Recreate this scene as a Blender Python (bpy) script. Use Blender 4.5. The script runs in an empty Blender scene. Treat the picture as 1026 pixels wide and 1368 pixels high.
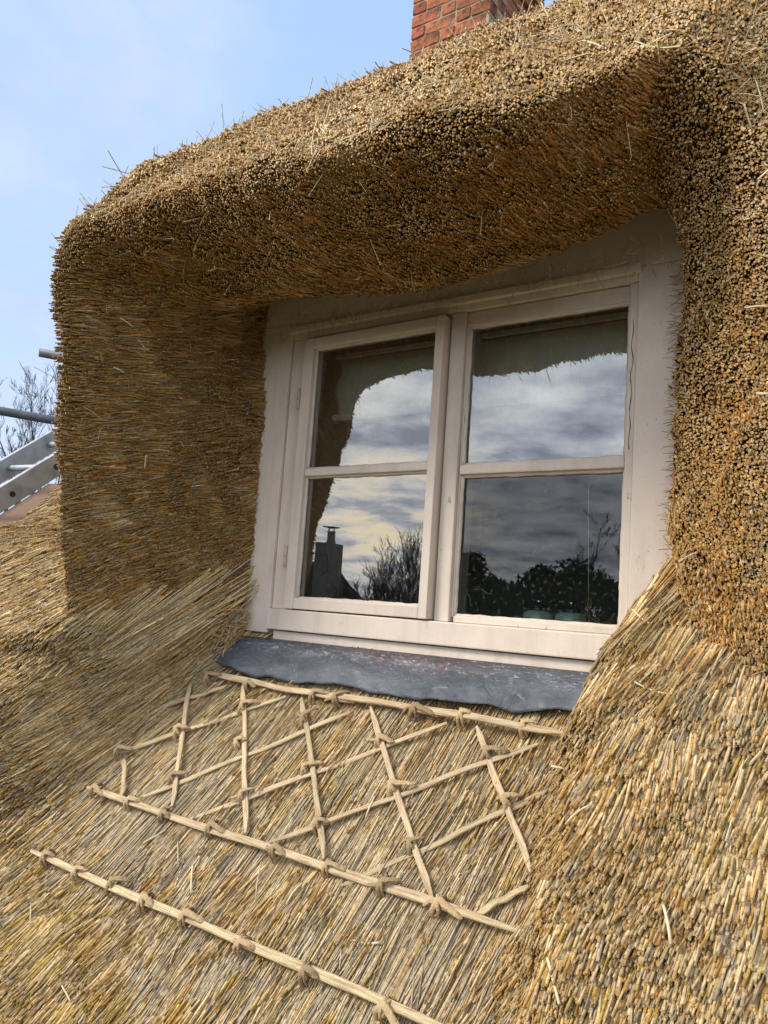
import bpy, bmesh, math, random
import numpy as np
from mathutils import Vector, Matrix, noise as mnoise

random.seed(7); rng = np.random.default_rng(11)
S = bpy.context.scene
COL = S.collection
R_ = math.radians

# ------------------------------------------------------------------ camera
cam_d = bpy.data.cameras.new('camera'); cam = bpy.data.objects.new('camera', cam_d); COL.objects.link(cam)
M = Matrix(((0.82468741, 0.00949062, 0.56550915, 1.63826236),
            (0.56140919, -0.13506555, -0.81644168, -1.80702268),
            (0.06863227, 0.99079121, -0.11671498, 0.08779938),
            (0, 0, 0, 1)))
cam.matrix_world = M
cam_d.sensor_fit = 'HORIZONTAL'; cam_d.sensor_width = 36; cam_d.lens = 36 * 1075 / 1026
cam_d.clip_start = 0.05; cam_d.clip_end = 1500
S.camera = cam
CAM = np.array([1.63826236, -1.80702268, 0.08779938])
S.render.resolution_x = 768; S.render.resolution_y = 1024

# ------------------------------------------------------------------ node helpers
def nn(nt, t, **kw):
    n = nt.nodes.new(t)
    for k, v in kw.items():
        if k in n.inputs: n.inputs[k].default_value = v
        else: setattr(n, k, v)
    return n
def ramp(nt, stops, fac=None, interp='LINEAR'):
    r = nt.nodes.new('ShaderNodeValToRGB'); r.color_ramp.interpolation = interp
    e = r.color_ramp.elements
    while len(e) < len(stops): e.new(0.5)
    for i, (p, c) in enumerate(stops):
        e[i].position = p; e[i].color = (c, c, c, 1) if isinstance(c, (int, float)) else (*c, 1)
    if fac is not None: nt.links.new(fac, r.inputs[0])
    return r
def mth(nt, op, a, b=None, clamp=False):
    m = nt.nodes.new('ShaderNodeMath'); m.operation = op; m.use_clamp = clamp
    for i, v in enumerate((a, b)):
        if v is None: continue
        if isinstance(v, (int, float)): m.inputs[i].default_value = v
        else: nt.links.new(v, m.inputs[i])
    return m.outputs[0]
def mixc(nt, fac, a, b, mode='MIX'):
    m = nt.nodes.new('ShaderNodeMix'); m.data_type = 'RGBA'; m.blend_type = mode
    for s, v in ((m.inputs[0], fac), (m.inputs[6], a), (m.inputs[7], b)):
        if isinstance(v, (int, float)): s.default_value = v
        elif isinstance(v, tuple): s.default_value = (*v, 1)
        else: nt.links.new(v, s)
    return m.outputs[2]

# ------------------------------------------------------------------ world and sun
SUN_EL, SUN_DIR = 38.0, (-0.69, -0.724)        # sun in front of the window, to its left
w = bpy.data.worlds.new('World'); S.world = w; w.use_nodes = True
nt = w.node_tree; nt.nodes.clear()
out = nn(nt, 'ShaderNodeOutputWorld'); bg = nn(nt, 'ShaderNodeBackground', Strength=0.105)
nt.links.new(bg.outputs[0], out.inputs[0])
sky = nn(nt, 'ShaderNodeTexSky', sky_type='NISHITA', sun_disc=False, sun_elevation=R_(SUN_EL),
         sun_rotation=math.atan2(SUN_DIR[0], SUN_DIR[1]), dust_density=1.5, air_density=1.0, ozone_density=1.5)
tc = nn(nt, 'ShaderNodeTexCoord'); sep = nn(nt, 'ShaderNodeSeparateXYZ'); nt.links.new(tc.outputs['Generated'], sep.inputs[0])
zz = mth(nt, 'ADD', mth(nt, 'MAXIMUM', sep.outputs[2], 0.0), 0.16)
cx_ = mth(nt, 'DIVIDE', sep.outputs[0], zz); cy_ = mth(nt, 'DIVIDE', sep.outputs[1], zz)
cmb = nn(nt, 'ShaderNodeCombineXYZ'); nt.links.new(cx_, cmb.inputs[0]); nt.links.new(cy_, cmb.inputs[1])
n1 = nn(nt, 'ShaderNodeTexNoise', Scale=1.15, Detail=9.0, Roughness=0.56, Distortion=0.25); nt.links.new(cmb.outputs[0], n1.inputs['Vector'])
n2 = nn(nt, 'ShaderNodeTexNoise', Scale=3.1, Detail=7.0, Roughness=0.6); nt.links.new(cmb.outputs[0], n2.inputs['Vector'])
# how far a direction lies towards the clouded (sun) side
side = mth(nt, 'ADD', mth(nt, 'MULTIPLY', sep.outputs[0], -0.10), mth(nt, 'MULTIPLY', sep.outputs[1], -0.995))
cov = mth(nt, 'ADD', mth(nt, 'MULTIPLY', side, 0.26), n1.outputs[0])
mask = ramp(nt, [(0.38, 0.0), (0.60, 1.0)], cov)
# the break in the cloud low down
hl = mth(nt, 'SQRT', mth(nt, 'SUBTRACT', 1.001, mth(nt, 'MULTIPLY', sep.outputs[2], sep.outputs[2])))
gside = mth(nt, 'DIVIDE', mth(nt, 'ADD', mth(nt, 'MULTIPLY', sep.outputs[0], -0.585), mth(nt, 'MULTIPLY', sep.outputs[1], -0.811)), hl)
# cloud colour: bright thin edges, grey bellies
belly = ramp(nt, [(0.34, (19.0, 20.0, 21.0)), (0.50, (13.0, 14.0, 15.6)), (0.66, (6.2, 7.2, 9.2))], n2.outputs[0])
lit = ramp(nt, [(0.35, (5.4, 6.4, 8.9)), (0.7, (7.3, 8.2, 10.2))], n2.outputs[0])
sidem = nn(nt, 'ShaderNodeMapRange', **{'From Min': -0.2, 'From Max': 0.55}); nt.links.new(side, sidem.inputs[0])
cloud = mixc(nt, sidem.outputs[0], lit.outputs[0], belly.outputs[0])
# low warm glow where the sun side meets the horizon
gl = nn(nt, 'ShaderNodeMapRange', **{'From Min': 0.982, 'From Max': 1.0}, interpolation_type='SMOOTHSTEP'); nt.links.new(gside, gl.inputs[0])
band = ramp(nt, [(0.0, 0.25), (0.10, 1.0), (0.17, 0.55), (0.30, 0.0)], sep.outputs[2])
glow = mth(nt, 'MULTIPLY', mth(nt, 'MULTIPLY', gl.outputs[0], band.outputs[0]), ramp(nt, [(0.40, 1.0), (0.56, 0.12)], n2.outputs[0]).outputs[0])
cloud = mixc(nt, glow, cloud, (25.0, 21.0, 14.5))
# pale haze of the clear part towards the horizon
hz = ramp(nt, [(0.0, 1.0), (0.30, 0.45), (0.75, 0.12)], sep.outputs[2])
skyc = mixc(nt, 1.0, sky.outputs[0], (1.12, 1.12, 1.12), 'MULTIPLY')
clear = mixc(nt, hz.outputs[0], mixc(nt, 0.88, skyc, (3.5, 5.8, 9.7)), (7.2, 8.3, 9.9))
nt.links.new(mixc(nt, mask.outputs[0], clear, cloud), bg.inputs[0])

sd = bpy.data.lights.new('sun', 'SUN'); sun = bpy.data.objects.new('sun', sd); COL.objects.link(sun)
sd.energy = 3.7; sd.angle = R_(20); sd.color = (1.0, 0.90, 0.77)
v = Vector((SUN_DIR[0] * math.cos(R_(SUN_EL)), SUN_DIR[1] * math.cos(R_(SUN_EL)), math.sin(R_(SUN_EL))))
sun.rotation_euler = v.to_track_quat('Z', 'Y').to_euler(); sun.location = (-6, -12, 9)
S.view_settings.view_transform = 'Standard'; S.view_settings.look = 'None'
S.view_settings.exposure = 0.08; S.view_settings.gamma = 1.0; S.view_settings.use_curve_mapping = False

# ------------------------------------------------------------------ materials
def mat(name, color=(0.5, 0.5, 0.5), rough=0.6, spec=0.5, metal=0.0, noise=None, bump=None, objrand=0.0, coords='Object'):
    """noise=(scale, detail, colour2, lo, hi, stretch) ; bump=(scale, distance, stretch)"""
    m = bpy.data.materials.new(name); m.use_nodes = True; nt = m.node_tree
    b = nt.nodes['Principled BSDF']
    b.inputs['Base Color'].default_value = (*color, 1); b.inputs['Roughness'].default_value = rough
    b.inputs['Specular IOR Level'].default_value = spec; b.inputs['Metallic'].default_value = metal
    tc = nn(nt, 'ShaderNodeTexCoord'); c = None
    def vec(st):
        mp = nn(nt, 'ShaderNodeMapping'); mp.inputs['Scale'].default_value = st; nt.links.new(tc.outputs[coords], mp.inputs[0]); return mp.outputs[0]
    if noise:
        sc, de, c2, lo, hi, st = noise
        n = nn(nt, 'ShaderNodeTexNoise', Scale=sc, Detail=de, Roughness=0.6); nt.links.new(vec(st), n.inputs['Vector'])
        c = mixc(nt, ramp(nt, [(lo, 0.0), (hi, 1.0)], n.outputs[0]).outputs[0], color, c2)
    if objrand:
        oi = nn(nt, 'ShaderNodeObjectInfo')
        hs = nn(nt, 'ShaderNodeHueSaturation'); val = mth(nt, 'ADD', mth(nt, 'MULTIPLY', oi.outputs['Random'], 2 * objrand), 1 - objrand)
        nt.links.new(val, hs.inputs['Value'])
        nt.links.new(mth(nt, 'ADD', mth(nt, 'MULTIPLY', mth(nt, 'FRACT', mth(nt, 'MULTIPLY', oi.outputs['Random'], 7.3)), 0.014), 0.497), hs.inputs['Hue'])
        if c is None: hs.inputs['Color'].default_value = (*color, 1)
        else: nt.links.new(c, hs.inputs['Color'])
        c = hs.outputs[0]
    if c is not None: nt.links.new(c, b.inputs['Base Color'])
    if bump:
        sc, di, st = bump
        n = nn(nt, 'ShaderNodeTexNoise', Scale=sc, Detail=5.0, Roughness=0.6); nt.links.new(vec(st), n.inputs['Vector'])
        bm = nn(nt, 'ShaderNodeBump', Strength=1.0, Distance=di); nt.links.new(n.outputs[0], bm.inputs['Height']); nt.links.new(bm.outputs[0], b.inputs['Normal'])
    return m

def straw_mat():
    m = bpy.data.materials.new('straw'); m.use_nodes = True; nt = m.node_tree; b = nt.nodes['Principled BSDF']
    at = nn(nt, 'ShaderNodeAttribute', attribute_name='tint')
    tc = nn(nt, 'ShaderNodeTexCoord')
    n = nn(nt, 'ShaderNodeTexNoise', Scale=140.0, Detail=2.0); nt.links.new(tc.outputs['Object'], n.inputs['Vector'])
    k = ramp(nt, [(0.3, (0.66, 0.63, 0.58)), (0.65, (1.12, 1.12, 1.12))], n.outputs[0])
    nt.links.new(mixc(nt, 1.0, at.outputs['Color'], k.outputs[0], 'MULTIPLY'), b.inputs['Base Color'])
    b.inputs['Roughness'].default_value = 0.52; b.inputs['Specular IOR Level'].default_value = 0.35
    return m
STRAW = straw_mat()
BED = mat('thatch_bed', (0.34, 0.23, 0.10), 0.9, 0.1, noise=(90, 5, (0.16, 0.10, 0.045), 0.4, 0.65, (1, 1, 1)), bump=(110, 0.012, (1, 1, 1)))
HAZEL = mat('split_hazel', (0.58, 0.46, 0.29), 0.66, 0.25, noise=(26, 7, (0.30, 0.20, 0.12), 0.42, 0.70, (.5, 10, 10)), bump=(60, 0.003, (.6, 12, 12)), objrand=0.16)
SPAR = mat('twisted_spar', (0.42, 0.30, 0.17), 0.7, 0.25, noise=(70, 4, (0.24, 0.15, 0.09), 0.45, 0.70, (1, 1, 1)), bump=(150, 0.004, (1, 1, 1)), objrand=0.3)
def paint_mat(name, base, dirt, wear):
    m = bpy.data.materials.new(name); m.use_nodes = True; nt = m.node_tree; b = nt.nodes['Principled BSDF']
    tc = nn(nt, 'ShaderNodeTexCoord')
    def nz(sc, de, st=(1, 1, 1)):
        mp = nn(nt, 'ShaderNodeMapping'); mp.inputs['Scale'].default_value = st; nt.links.new(tc.outputs['Object'], mp.inputs[0])
        n = nn(nt, 'ShaderNodeTexNoise', Scale=sc, Detail=de, Roughness=0.65); nt.links.new(mp.outputs[0], n.inputs['Vector']); return n.outputs[0]
    c = mixc(nt, ramp(nt, [(0.38, 0.0), (0.72, 0.75)], nz(5.0, 9)).outputs[0], base, dirt)
    c = mixc(nt, ramp(nt, [(0.50, 0.0), (0.72, 0.35)], nz(14, 7, (1, 1, 0.12))).outputs[0], c, (0.36, 0.31, 0.26))
    c = mixc(nt, ramp(nt, [(0.665, 0.0), (0.70, wear)], nz(46, 4, (1, 1, 0.35))).outputs[0], c, (0.25, 0.19, 0.14))
    c = mixc(nt, ramp(nt, [(0.70, 0.0), (0.73, 0.7)], nz(210, 2)).outputs[0], c, (0.20, 0.16, 0.12))
    nt.links.new(c, b.inputs['Base Color']); b.inputs['Roughness'].default_value = 0.5; b.inputs['Specular IOR Level'].default_value = 0.35
    bm = nn(nt, 'ShaderNodeBump', Strength=0.8, Distance=0.0018); nt.links.new(mth(nt, 'ADD', nz(22, 5, (1, 1, 0.2)), mth(nt, 'MULTIPLY', nz(160, 2), 0.25)), bm.inputs['Height']); nt.links.new(bm.outputs[0], b.inputs['Normal'])
    return m
PAINT = paint_mat('cream_paint', (0.735, 0.635, 0.545), (0.60, 0.505, 0.42), 0.25)
WORN = paint_mat('worn_cream_paint', (0.70, 0.61, 0.51), (0.50, 0.42, 0.36), 0.85)
def lead_mat():
    m = bpy.data.materials.new('weathered_lead'); m.use_nodes = True; nt = m.node_tree; b = nt.nodes['Principled BSDF']
    tc = nn(nt, 'ShaderNodeTexCoord')
    def nz(sc, de, st=(1, 1, 1), dist=0.0):
        mp = nn(nt, 'ShaderNodeMapping'); mp.inputs['Scale'].default_value = st; nt.links.new(tc.outputs['Object'], mp.inputs[0])
        n = nn(nt, 'ShaderNodeTexNoise', Scale=sc, Detail=de, Roughness=0.68, Distortion=dist); nt.links.new(mp.outputs[0], n.inputs['Vector']); return n.outputs[0]
    c = mixc(nt, ramp(nt, [(0.36, 0.0), (0.68, 1.0)], nz(7, 8, (0.5, 1, 1), 0.8)).outputs[0], (0.046, 0.056, 0.072), (0.125, 0.145, 0.178))
    c = mixc(nt, ramp(nt, [(0.60, 0.0), (0.74, 0.6)], nz(34, 9, (0.4, 1, 1), 2.2)).outputs[0], c, (0.42, 0.45, 0.50))
    # whitish run-off and rust-red flakes next to the sill
    sp = nn(nt, 'ShaderNodeSeparateXYZ'); nt.links.new(tc.outputs['Object'], sp.inputs[0])
    up = nn(nt, 'ShaderNodeMapRange', **{'From Min': -0.075, 'From Max': -0.035}); nt.links.new(sp.outputs[2], up.inputs[0])
    c = mixc(nt, mth(nt, 'MULTIPLY', up.outputs[0], ramp(nt, [(0.54, 0.0), (0.66, 0.8)], nz(120, 7, (0.5, 1, 1), 0.6)).outputs[0]), c, (0.60, 0.60, 0.62))
    mid = ramp(nt, [(0.30, 0.0), (0.42, 1.0), (0.66, 1.0), (0.80, 0.0)], mth(nt, 'MULTIPLY', sp.outputs[0], 1.0))
    c = mixc(nt, mth(nt, 'MULTIPLY', mth(nt, 'MULTIPLY', up.outputs[0], mid.outputs[0]), ramp(nt, [(0.52, 0.0), (0.56, 0.9)], nz(85, 4)).outputs[0]), c, (0.16, 0.05, 0.05))
    nt.links.new(c, b.inputs['Base Color']); b.inputs['Roughness'].default_value = 0.5; b.inputs['Metallic'].default_value = 0.25
    bm = nn(nt, 'ShaderNodeBump', Strength=1.0, Distance=0.007); nt.links.new(mth(nt, 'ADD', nz(16, 8, (1, 1, 1), 1.2), mth(nt, 'MULTIPLY', nz(60, 5, (.6, 1, 1), .5), .35)), bm.inputs['Height']); nt.links.new(bm.outputs[0], b.inputs['Normal'])
    return m
LEAD = lead_mat()
def glass_mat(name, refl, tint=(0.86, 0.93, 0.88)):
    m = bpy.data.materials.new(name); m.use_nodes = True; nt = m.node_tree; nt.nodes.clear()
    o = nn(nt, 'ShaderNodeOutputMaterial'); tr = nn(nt, 'ShaderNodeBsdfTransparent'); tr.inputs[0].default_value = (*tint, 1)
    gl = nn(nt, 'ShaderNodeBsdfGlossy', Roughness=0.0); fr = nn(nt, 'ShaderNodeFresnel', IOR=1.52)
    tc = nn(nt, 'ShaderNodeTexCoord'); n = nn(nt, 'ShaderNodeTexNoise', Scale=5.0, Detail=1.0); nt.links.new(tc.outputs['Object'], n.inputs['Vector'])
    bm = nn(nt, 'ShaderNodeBump', Strength=0.5, Distance=0.0008); nt.links.new(n.outputs[0], bm.inputs['Height']); nt.links.new(bm.outputs[0], gl.inputs['Normal'])
    f = mth(nt, 'ADD', mth(nt, 'MULTIPLY', fr.outputs[0], 2.0), refl, True)
    dn = nn(nt, 'ShaderNodeTexNoise', Scale=90.0, Detail=4.0); nt.links.new(tc.outputs['Object'], dn.inputs['Vector'])
    df = nn(nt, 'ShaderNodeBsdfDiffuse', Color=(0.6, 0.6, 0.56, 1))
    mx = nn(nt, 'ShaderNodeMixShader'); nt.links.new(f, mx.inputs[0]); nt.links.new(tr.outputs[0], mx.inputs[1]); nt.links.new(gl.outputs[0], mx.inputs[2])
    m2 = nn(nt, 'ShaderNodeMixShader'); nt.links.new(ramp(nt, [(0.55, 0.004), (0.78, 0.10)], dn.outputs[0]).outputs[0], m2.inputs[0])
    nt.links.new(mx.outputs[0], m2.inputs[1]); nt.links.new(df.outputs[0], m2.inputs[2]); nt.links.new(m2.outputs[0], o.inputs[0])
    return m
GLASS = glass_mat('old_glass', 0.22); GLASS_DARK = glass_mat('newer_glass', 0.0)
BRICK = mat('brick', (0.40, 0.125, 0.06), 0.85, 0.2, noise=(16, 8, (0.10, 0.05, 0.04), 0.40, 0.66, (1, 1, 1)), bump=(45, 0.010, (1, 1, 1)), objrand=0.42)
MORTAR = mat('lime_mortar', (0.40, 0.34, 0.25), 0.95, 0.1, noise=(20, 5, (0.22, 0.18, 0.13), 0.4, 0.7, (1, 1, 1)), bump=(60, 0.004, (1, 1, 1)))
ALU = mat('aluminium', (0.46, 0.48, 0.52), 0.5, 0.5, 0.6, noise=(12, 7, (0.27, 0.28, 0.30), 0.45, 0.75, (1, 1, 1)), bump=(70, 0.0006, (1, 1, 1)))
STEEL = mat('galvanised_steel', (0.15, 0.165, 0.18), 0.6, 0.4, 0.3, noise=(14, 5, (0.10, 0.11, 0.12), 0.4, 0.7, (1, 1, 1)))
DARK = mat('dark_plastic_and_hole_shade', (0.02, 0.02, 0.022), 0.5)  # also colours the discs that stand for shade in the rung holes
TIMBER = mat('scaffold_timber', (0.20, 0.13, 0.085), 0.8, 0.2, noise=(10, 5, (0.18, 0.11, 0.07), 0.4, 0.7, (1, 12, 12)))
BARK = mat('bark', (0.055, 0.045, 0.038), 0.9, 0.1, noise=(6, 4, (0.03, 0.027, 0.023), 0.4, 0.7, (1, 1, 1)))
LEAF = mat('evergreen_leaf', (0.030, 0.045, 0.022), 0.9, 0.08, noise=(1.3, 4, (0.018, 0.032, 0.016), 0.4, 0.65, (1, 1, 1)))
HEDGE = mat('hedge_leaf', (0.03, 0.045, 0.022), 0.9, 0.08, noise=(1.3, 4, (0.02, 0.03, 0.015), 0.4, 0.65, (1, 1, 1)))
GRASS = mat('grass', (0.075, 0.085, 0.04), 0.9, 0.1, noise=(0.6, 8, (0.12, 0.10, 0.065), 0.4, 0.7, (1, 1, 1)))
OLDTHATCH = mat('old_thatch', (0.07, 0.06, 0.035), 0.95, 0.1, noise=(14, 7, (0.03, 0.03, 0.02), 0.4, 0.65, (1, 1, 1)), bump=(40, 0.05, (1, 1, 1)))
RENDER = mat('cottage_wall', (0.5, 0.47, 0.42), 0.9, 0.1, noise=(5, 5, (0.36, 0.33, 0.29), 0.4, 0.7, (1, 1, 1)))
ROOM = mat('room_paint', (0.62, 0.64, 0.55), 0.8, 0.2, noise=(2, 4, (0.55, 0.57, 0.48), 0.4, 0.7, (1, 1, 1)))
FABRIC = mat('blind_fabric', (0.80, 0.78, 0.70), 0.9, 0.1, noise=(8, 4, (0.68, 0.66, 0.58), 0.4, 0.7, (3, 1, 1)), bump=(14, 0.006, (3, 1, 0.4)))
RAIL = mat('blind_rail', (0.07, 0.065, 0.055), 0.5)
CORD = mat('cord', (0.55, 0.52, 0.42), 0.8)
CERAMIC = mat('green_grey_ceramic', (0.33, 0.40, 0.36), 0.25, 0.5, noise=(10, 3, (0.26, 0.33, 0.29), 0.4, 0.7, (1, 1, 1)))
GREENGLASS = mat('dark_green_glaze', (0.02, 0.035, 0.028), 0.12)
CHROME = mat('polished_metal', (0.8, 0.8, 0.8), 0.12, 0.5, 1.0)
WHITE = mat('white_plastic', (0.75, 0.75, 0.72), 0.4)
RUST = mat('painted_hinge', (0.50, 0.43, 0.37), 0.6, 0.3, noise=(90, 4, (0.25, 0.15, 0.09), 0.5, 0.7, (1, 1, 1)))

# ------------------------------------------------------------------ object helpers
def mesh_obj(name, verts, faces, m=None, parent=None, smooth=False):
    me = bpy.data.meshes.new(name); me.from_pydata([tuple(map(float, q)) for q in verts], [], faces); me.update()
    if m: me.materials.append(m)
    if smooth: me.polygons.foreach_set('use_smooth', [True] * len(me.polygons))
    o = bpy.data.objects.new(name, me); COL.objects.link(o)
    if parent: o.parent = parent
    return o
def bm_obj(name, bm, m=None, parent=None, smooth=False):
    me = bpy.data.meshes.new(name); bm.to_mesh(me); bm.free()
    if m: me.materials.append(m)
    if smooth: me.polygons.foreach_set('use_smooth', [True] * len(me.polygons))
    o = bpy.data.objects.new(name, me); COL.objects.link(o)
    if parent: o.parent = parent
    return o
def tag(o, label=None, cat=None, group=None, kind=None):
    if label: o['label'] = label
    if cat: o['category'] = cat
    if group: o['group'] = group
    if kind: o['kind'] = kind
    return o
def empty(name, loc=(0, 0, 0)):
    o = bpy.data.objects.new(name, None); o.location = loc; o.empty_display_size = 0.1; COL.objects.link(o); return o
def box(bm, x0, x1, y0, y1, z0, z1, bev=0.0, seg=2, wob=0.0):
    r = bmesh.ops.create_cube(bm, size=1.0); vs = r['verts']
    for q in vs:
        q.co = Vector((x0 + (q.co.x + .5) * (x1 - x0), y0 + (q.co.y + .5) * (y1 - y0), z0 + (q.co.z + .5) * (z1 - z0)))
        if wob: q.co += Vector([random.uniform(-wob, wob) for _ in range(3)])
    if bev:
        es = list({e for q in vs for e in q.link_edges})
        bmesh.ops.bevel(bm, geom=es, offset=bev, segments=seg, affect='EDGES', profile=0.6)
def boxo(name, d, m, parent=None, bev=0.002, **k):
    bm = bmesh.new(); box(bm, *d, bev=bev, **k); return bm_obj(name, bm, m, parent)
def tube(pts, rad, n=6, cap=True):
    """verts, faces of a round tube through pts; rad scalar or list"""
    pts = [Vector(p) for p in pts]; V = []; F = []
    ref = Vector((0.13, 0.27, 0.95)); m = len(pts)
    for i, p in enumerate(pts):
        t = (pts[min(i + 1, m - 1)] - pts[max(i - 1, 0)]).normalized()
        a = t.cross(ref)
        if a.length < 1e-3: a = t.cross(Vector((1, 0, 0)))
        a.normalize(); b = t.cross(a); ref = ref if abs(t.dot(ref)) < .98 else Vector((1, 0, 0))
        r = rad[i] if hasattr(rad, '__len__') else rad
        for k in range(n):
            an = 2 * math.pi * k / n; V.append(p + a * (r * math.cos(an)) + b * (r * math.sin(an)))
    for i in range(m - 1):
        for k in range(n):
            F.append((i * n + k, i * n + (k + 1) % n, (i + 1) * n + (k + 1) % n, (i + 1) * n + k))
    if cap:
        F.append(tuple(range(n))[::-1]); F.append(tuple(range((m - 1) * n, m * n)))
    return V, F
def tubes_obj(name, lst, m, parent=None, smooth=True):
    V = []; F = []
    for v_, f_ in lst:
        o = len(V); V += v_; F += [tuple(i + o for i in f) for f in f_]
    return mesh_obj(name, V, F, m, parent, smooth)

# ================================================================== GROUND
g = mesh_obj('ground', [(-600, -600, -3.9), (600, -600, -3.9), (600, 600, -3.9), (-600, 600, -3.9)], [(0, 1, 2, 3)], GRASS); tag(g, kind='structure')

# ================================================================== THATCH
roof = tag(empty('thatched_roof', (0.5, -0.5, -0.7)), 'golden reed thatched roof sweeping round and over the dormer window', 'roof')
def to_roof(o): o.parent = roof; o.matrix_parent_inverse = Matrix.Translation((-0.5, 0.5, 0.7)); return o

# smooth random fields for colour and unevenness
_K = rng.normal(size=(5, 14, 3)); _P = rng.uniform(0, 6.28, size=(5, 14))
def field(p, scale, i=0):
    """smooth pseudo noise about -1..1"""
    s = np.zeros(len(p))
    for k in range(14): s += np.sin((p @ _K[i, k]) * scale + _P[i, k])
    return s / 3.6

TH = R_(47); NV = np.array([0, -math.sin(TH), math.cos(TH)]); DV = np.array([0, -math.cos(TH), -math.sin(TH)]); OV = np.array([0, -0.03, -0.06])
def sstep(x): x = np.clip(x, 0, 1); return x * x * (3 - 2 * x)
def xbL(u): return np.interp(u, [-.3, -.1, .09, .25, .43, .66, .8, 1.1], [-.085, -.09, -.10, -.16, -.235, -.305, -.29, -.25])
def xbR(u): return np.interp(u, [-.3, -.2, .02, .145, .32, .47, .61, .71, 1.1], [1.14, 1.12, 1.03, .99, .985, 1.0, 1.01, 1.03, 1.08])
def height(x, u):
    Hl = np.interp(u, [-.3, -.17, -.05, .12, .30, .5, .8, 1.1], [.15, .165, .205, .25, .285, .28, .10, .03])
    Ml = np.interp(u, [-2, .5, .8, 1.1], [.29, .28, .10, .03])
    k = sstep((-x - .25) / .15); H = Hl * (1 - k) + Ml * k
    wl = np.interp(u, [-.2, .1, .43, .8], [.07, .12, .20, .32])
    H = H + .07 * (1 - sstep((u - .30 - .03 * np.sin(x * 9)) / .025)) * sstep((-x - .22) / .10) * sstep((u + .3) / .3)
    h = H * sstep((xbL(u) - x) / wl)
    Hr = np.interp(u, [-.3, -.22, 0, .3, .6, 1.0, 1.3], [.19, .20, .27, .335, .32, .24, .16])
    wr = np.interp(u, [-.3, -.1, .1, .4, 1.0], [.05, .09, .16, .19, .22])
    return h + Hr * sstep((x - xbR(u)) / wr)
def roof_pt(x, u):
    h = height(x, u); P = OV + np.outer(u, DV) + np.outer(h, NV); P[:, 0] += x
    return P
# hood: columns of control points from the window outwards
HC = [
 # left cheek, rising
 [(-.06,.06,-.35), (-.14,-.15,-.35), (-.23,-.31,-.35), (-.30,-.43,-.35), (-.33,-.46,-.35), (-.42,-.44,-.35), (-.75,-.2,-.35), (-1.0,.4,-.35)],
 [(-.085,.03,0.0), (-.15,-.15,-.02), (-.235,-.31,-.04), (-.30,-.42,-.06), (-.335,-.455,-.07), (-.42,-.43,-.05), (-.75,-.2,.1), (-1.0,.4,.5)],
 [(-.10,0.0,.25), (-.155,-.16,.24), (-.235,-.34,.22), (-.305,-.46,.2), (-.345,-.49,.19), (-.43,-.47,.22), (-.75,-.2,.4), (-1.0,.4,.8)],
 [(-.105,-.01,.50), (-.15,-.17,.49), (-.225,-.37,.47), (-.30,-.51,.45), (-.345,-.54,.45), (-.43,-.52,.50), (-.72,-.2,.72), (-.95,.4,1.1)],
 [(-.105,-.02,.74), (-.14,-.18,.72), (-.20,-.39,.71), (-.265,-.54,.71), (-.315,-.59,.72), (-.40,-.58,.80), (-.62,-.25,1.05), (-.8,.4,1.5)],
 [(-.105,-.02,.99), (-.09,-.19,.91), (-.12,-.39,.87), (-.18,-.55,.88), (-.24,-.61,.93), (-.30,-.60,1.03), (-.42,-.30,1.30), (-.5,.4,1.75)],
 # over the top
 [(.06,-.02,1.03), (.07,-.17,.91), (.06,-.35,.89), (.05,-.51,.93), (.05,-.59,1.02), (.03,-.57,1.12), (.0,-.30,1.42), (-.05,.4,1.85)],
 [(.30,-.02,1.02), (.31,-.15,.88), (.33,-.33,.85), (.37,-.48,.91), (.40,-.57,1.03), (.39,-.54,1.14), (.36,-.24,1.48), (.30,.45,1.98)],
 [(.55,-.02,1.03), (.57,-.14,.88), (.61,-.30,.845), (.66,-.44,.92), (.70,-.53,1.06), (.70,-.49,1.17), (.67,-.17,1.55), (.60,.5,2.05)],
 [(.80,-.02,1.03), (.82,-.13,.89), (.86,-.26,.865), (.92,-.38,.95), (.965,-.46,1.09), (.97,-.42,1.20), (.96,-.10,1.60), (.90,.5,2.05)],
 [(1.0,-.02,1.03), (1.02,-.12,.93), (1.06,-.23,.93), (1.10,-.33,1.02), (1.135,-.40,1.14), (1.15,-.36,1.25), (1.18,-.06,1.62), (1.2,.5,2.05)],
 [(1.15,-.02,1.05), (1.16,-.10,.99), (1.18,-.19,.98), (1.205,-.275,1.07), (1.235,-.335,1.17), (1.28,-.33,1.27), (1.40,-.05,1.60), (1.5,.5,2.05)],
 # right side, falling
 [(1.165,-.02,.86), (1.185,-.09,.84), (1.23,-.175,.86), (1.285,-.25,.91), (1.35,-.32,.99), (1.45,-.335,1.10), (1.70,-.08,1.45), (1.9,.5,1.95)],
 [(1.165,-.02,.65), (1.19,-.09,.63), (1.235,-.175,.63), (1.30,-.25,.65), (1.39,-.32,.70), (1.55,-.37,.80), (1.95,-.20,1.10), (2.4,.4,1.6)],
 [(1.165,-.02,.42), (1.19,-.09,.40), (1.235,-.18,.38), (1.30,-.26,.36), (1.40,-.34,.36), (1.58,-.41,.40), (2.05,-.28,.70), (2.6,.3,1.2)],
 [(1.165,-.01,.20), (1.19,-.09,.18), (1.235,-.19,.14), (1.30,-.28,.10), (1.40,-.37,.06), (1.58,-.45,.06), (2.05,-.35,.30), (2.7,.2,.8)],
 [(1.12,.06,-.1), (1.19,-.06,-.14), (1.25,-.2,-.2), (1.32,-.32,-.26), (1.42,-.42,-.3), (1.58,-.50,-.3), (2.05,-.45,-.1), (2.7,.1,.4)],
]
HC = np.array(HC, float)
for a_, v_ in ((3, .008), (4, .016), (5, .012)): HC[a_, 3:6, 0] += v_
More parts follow.
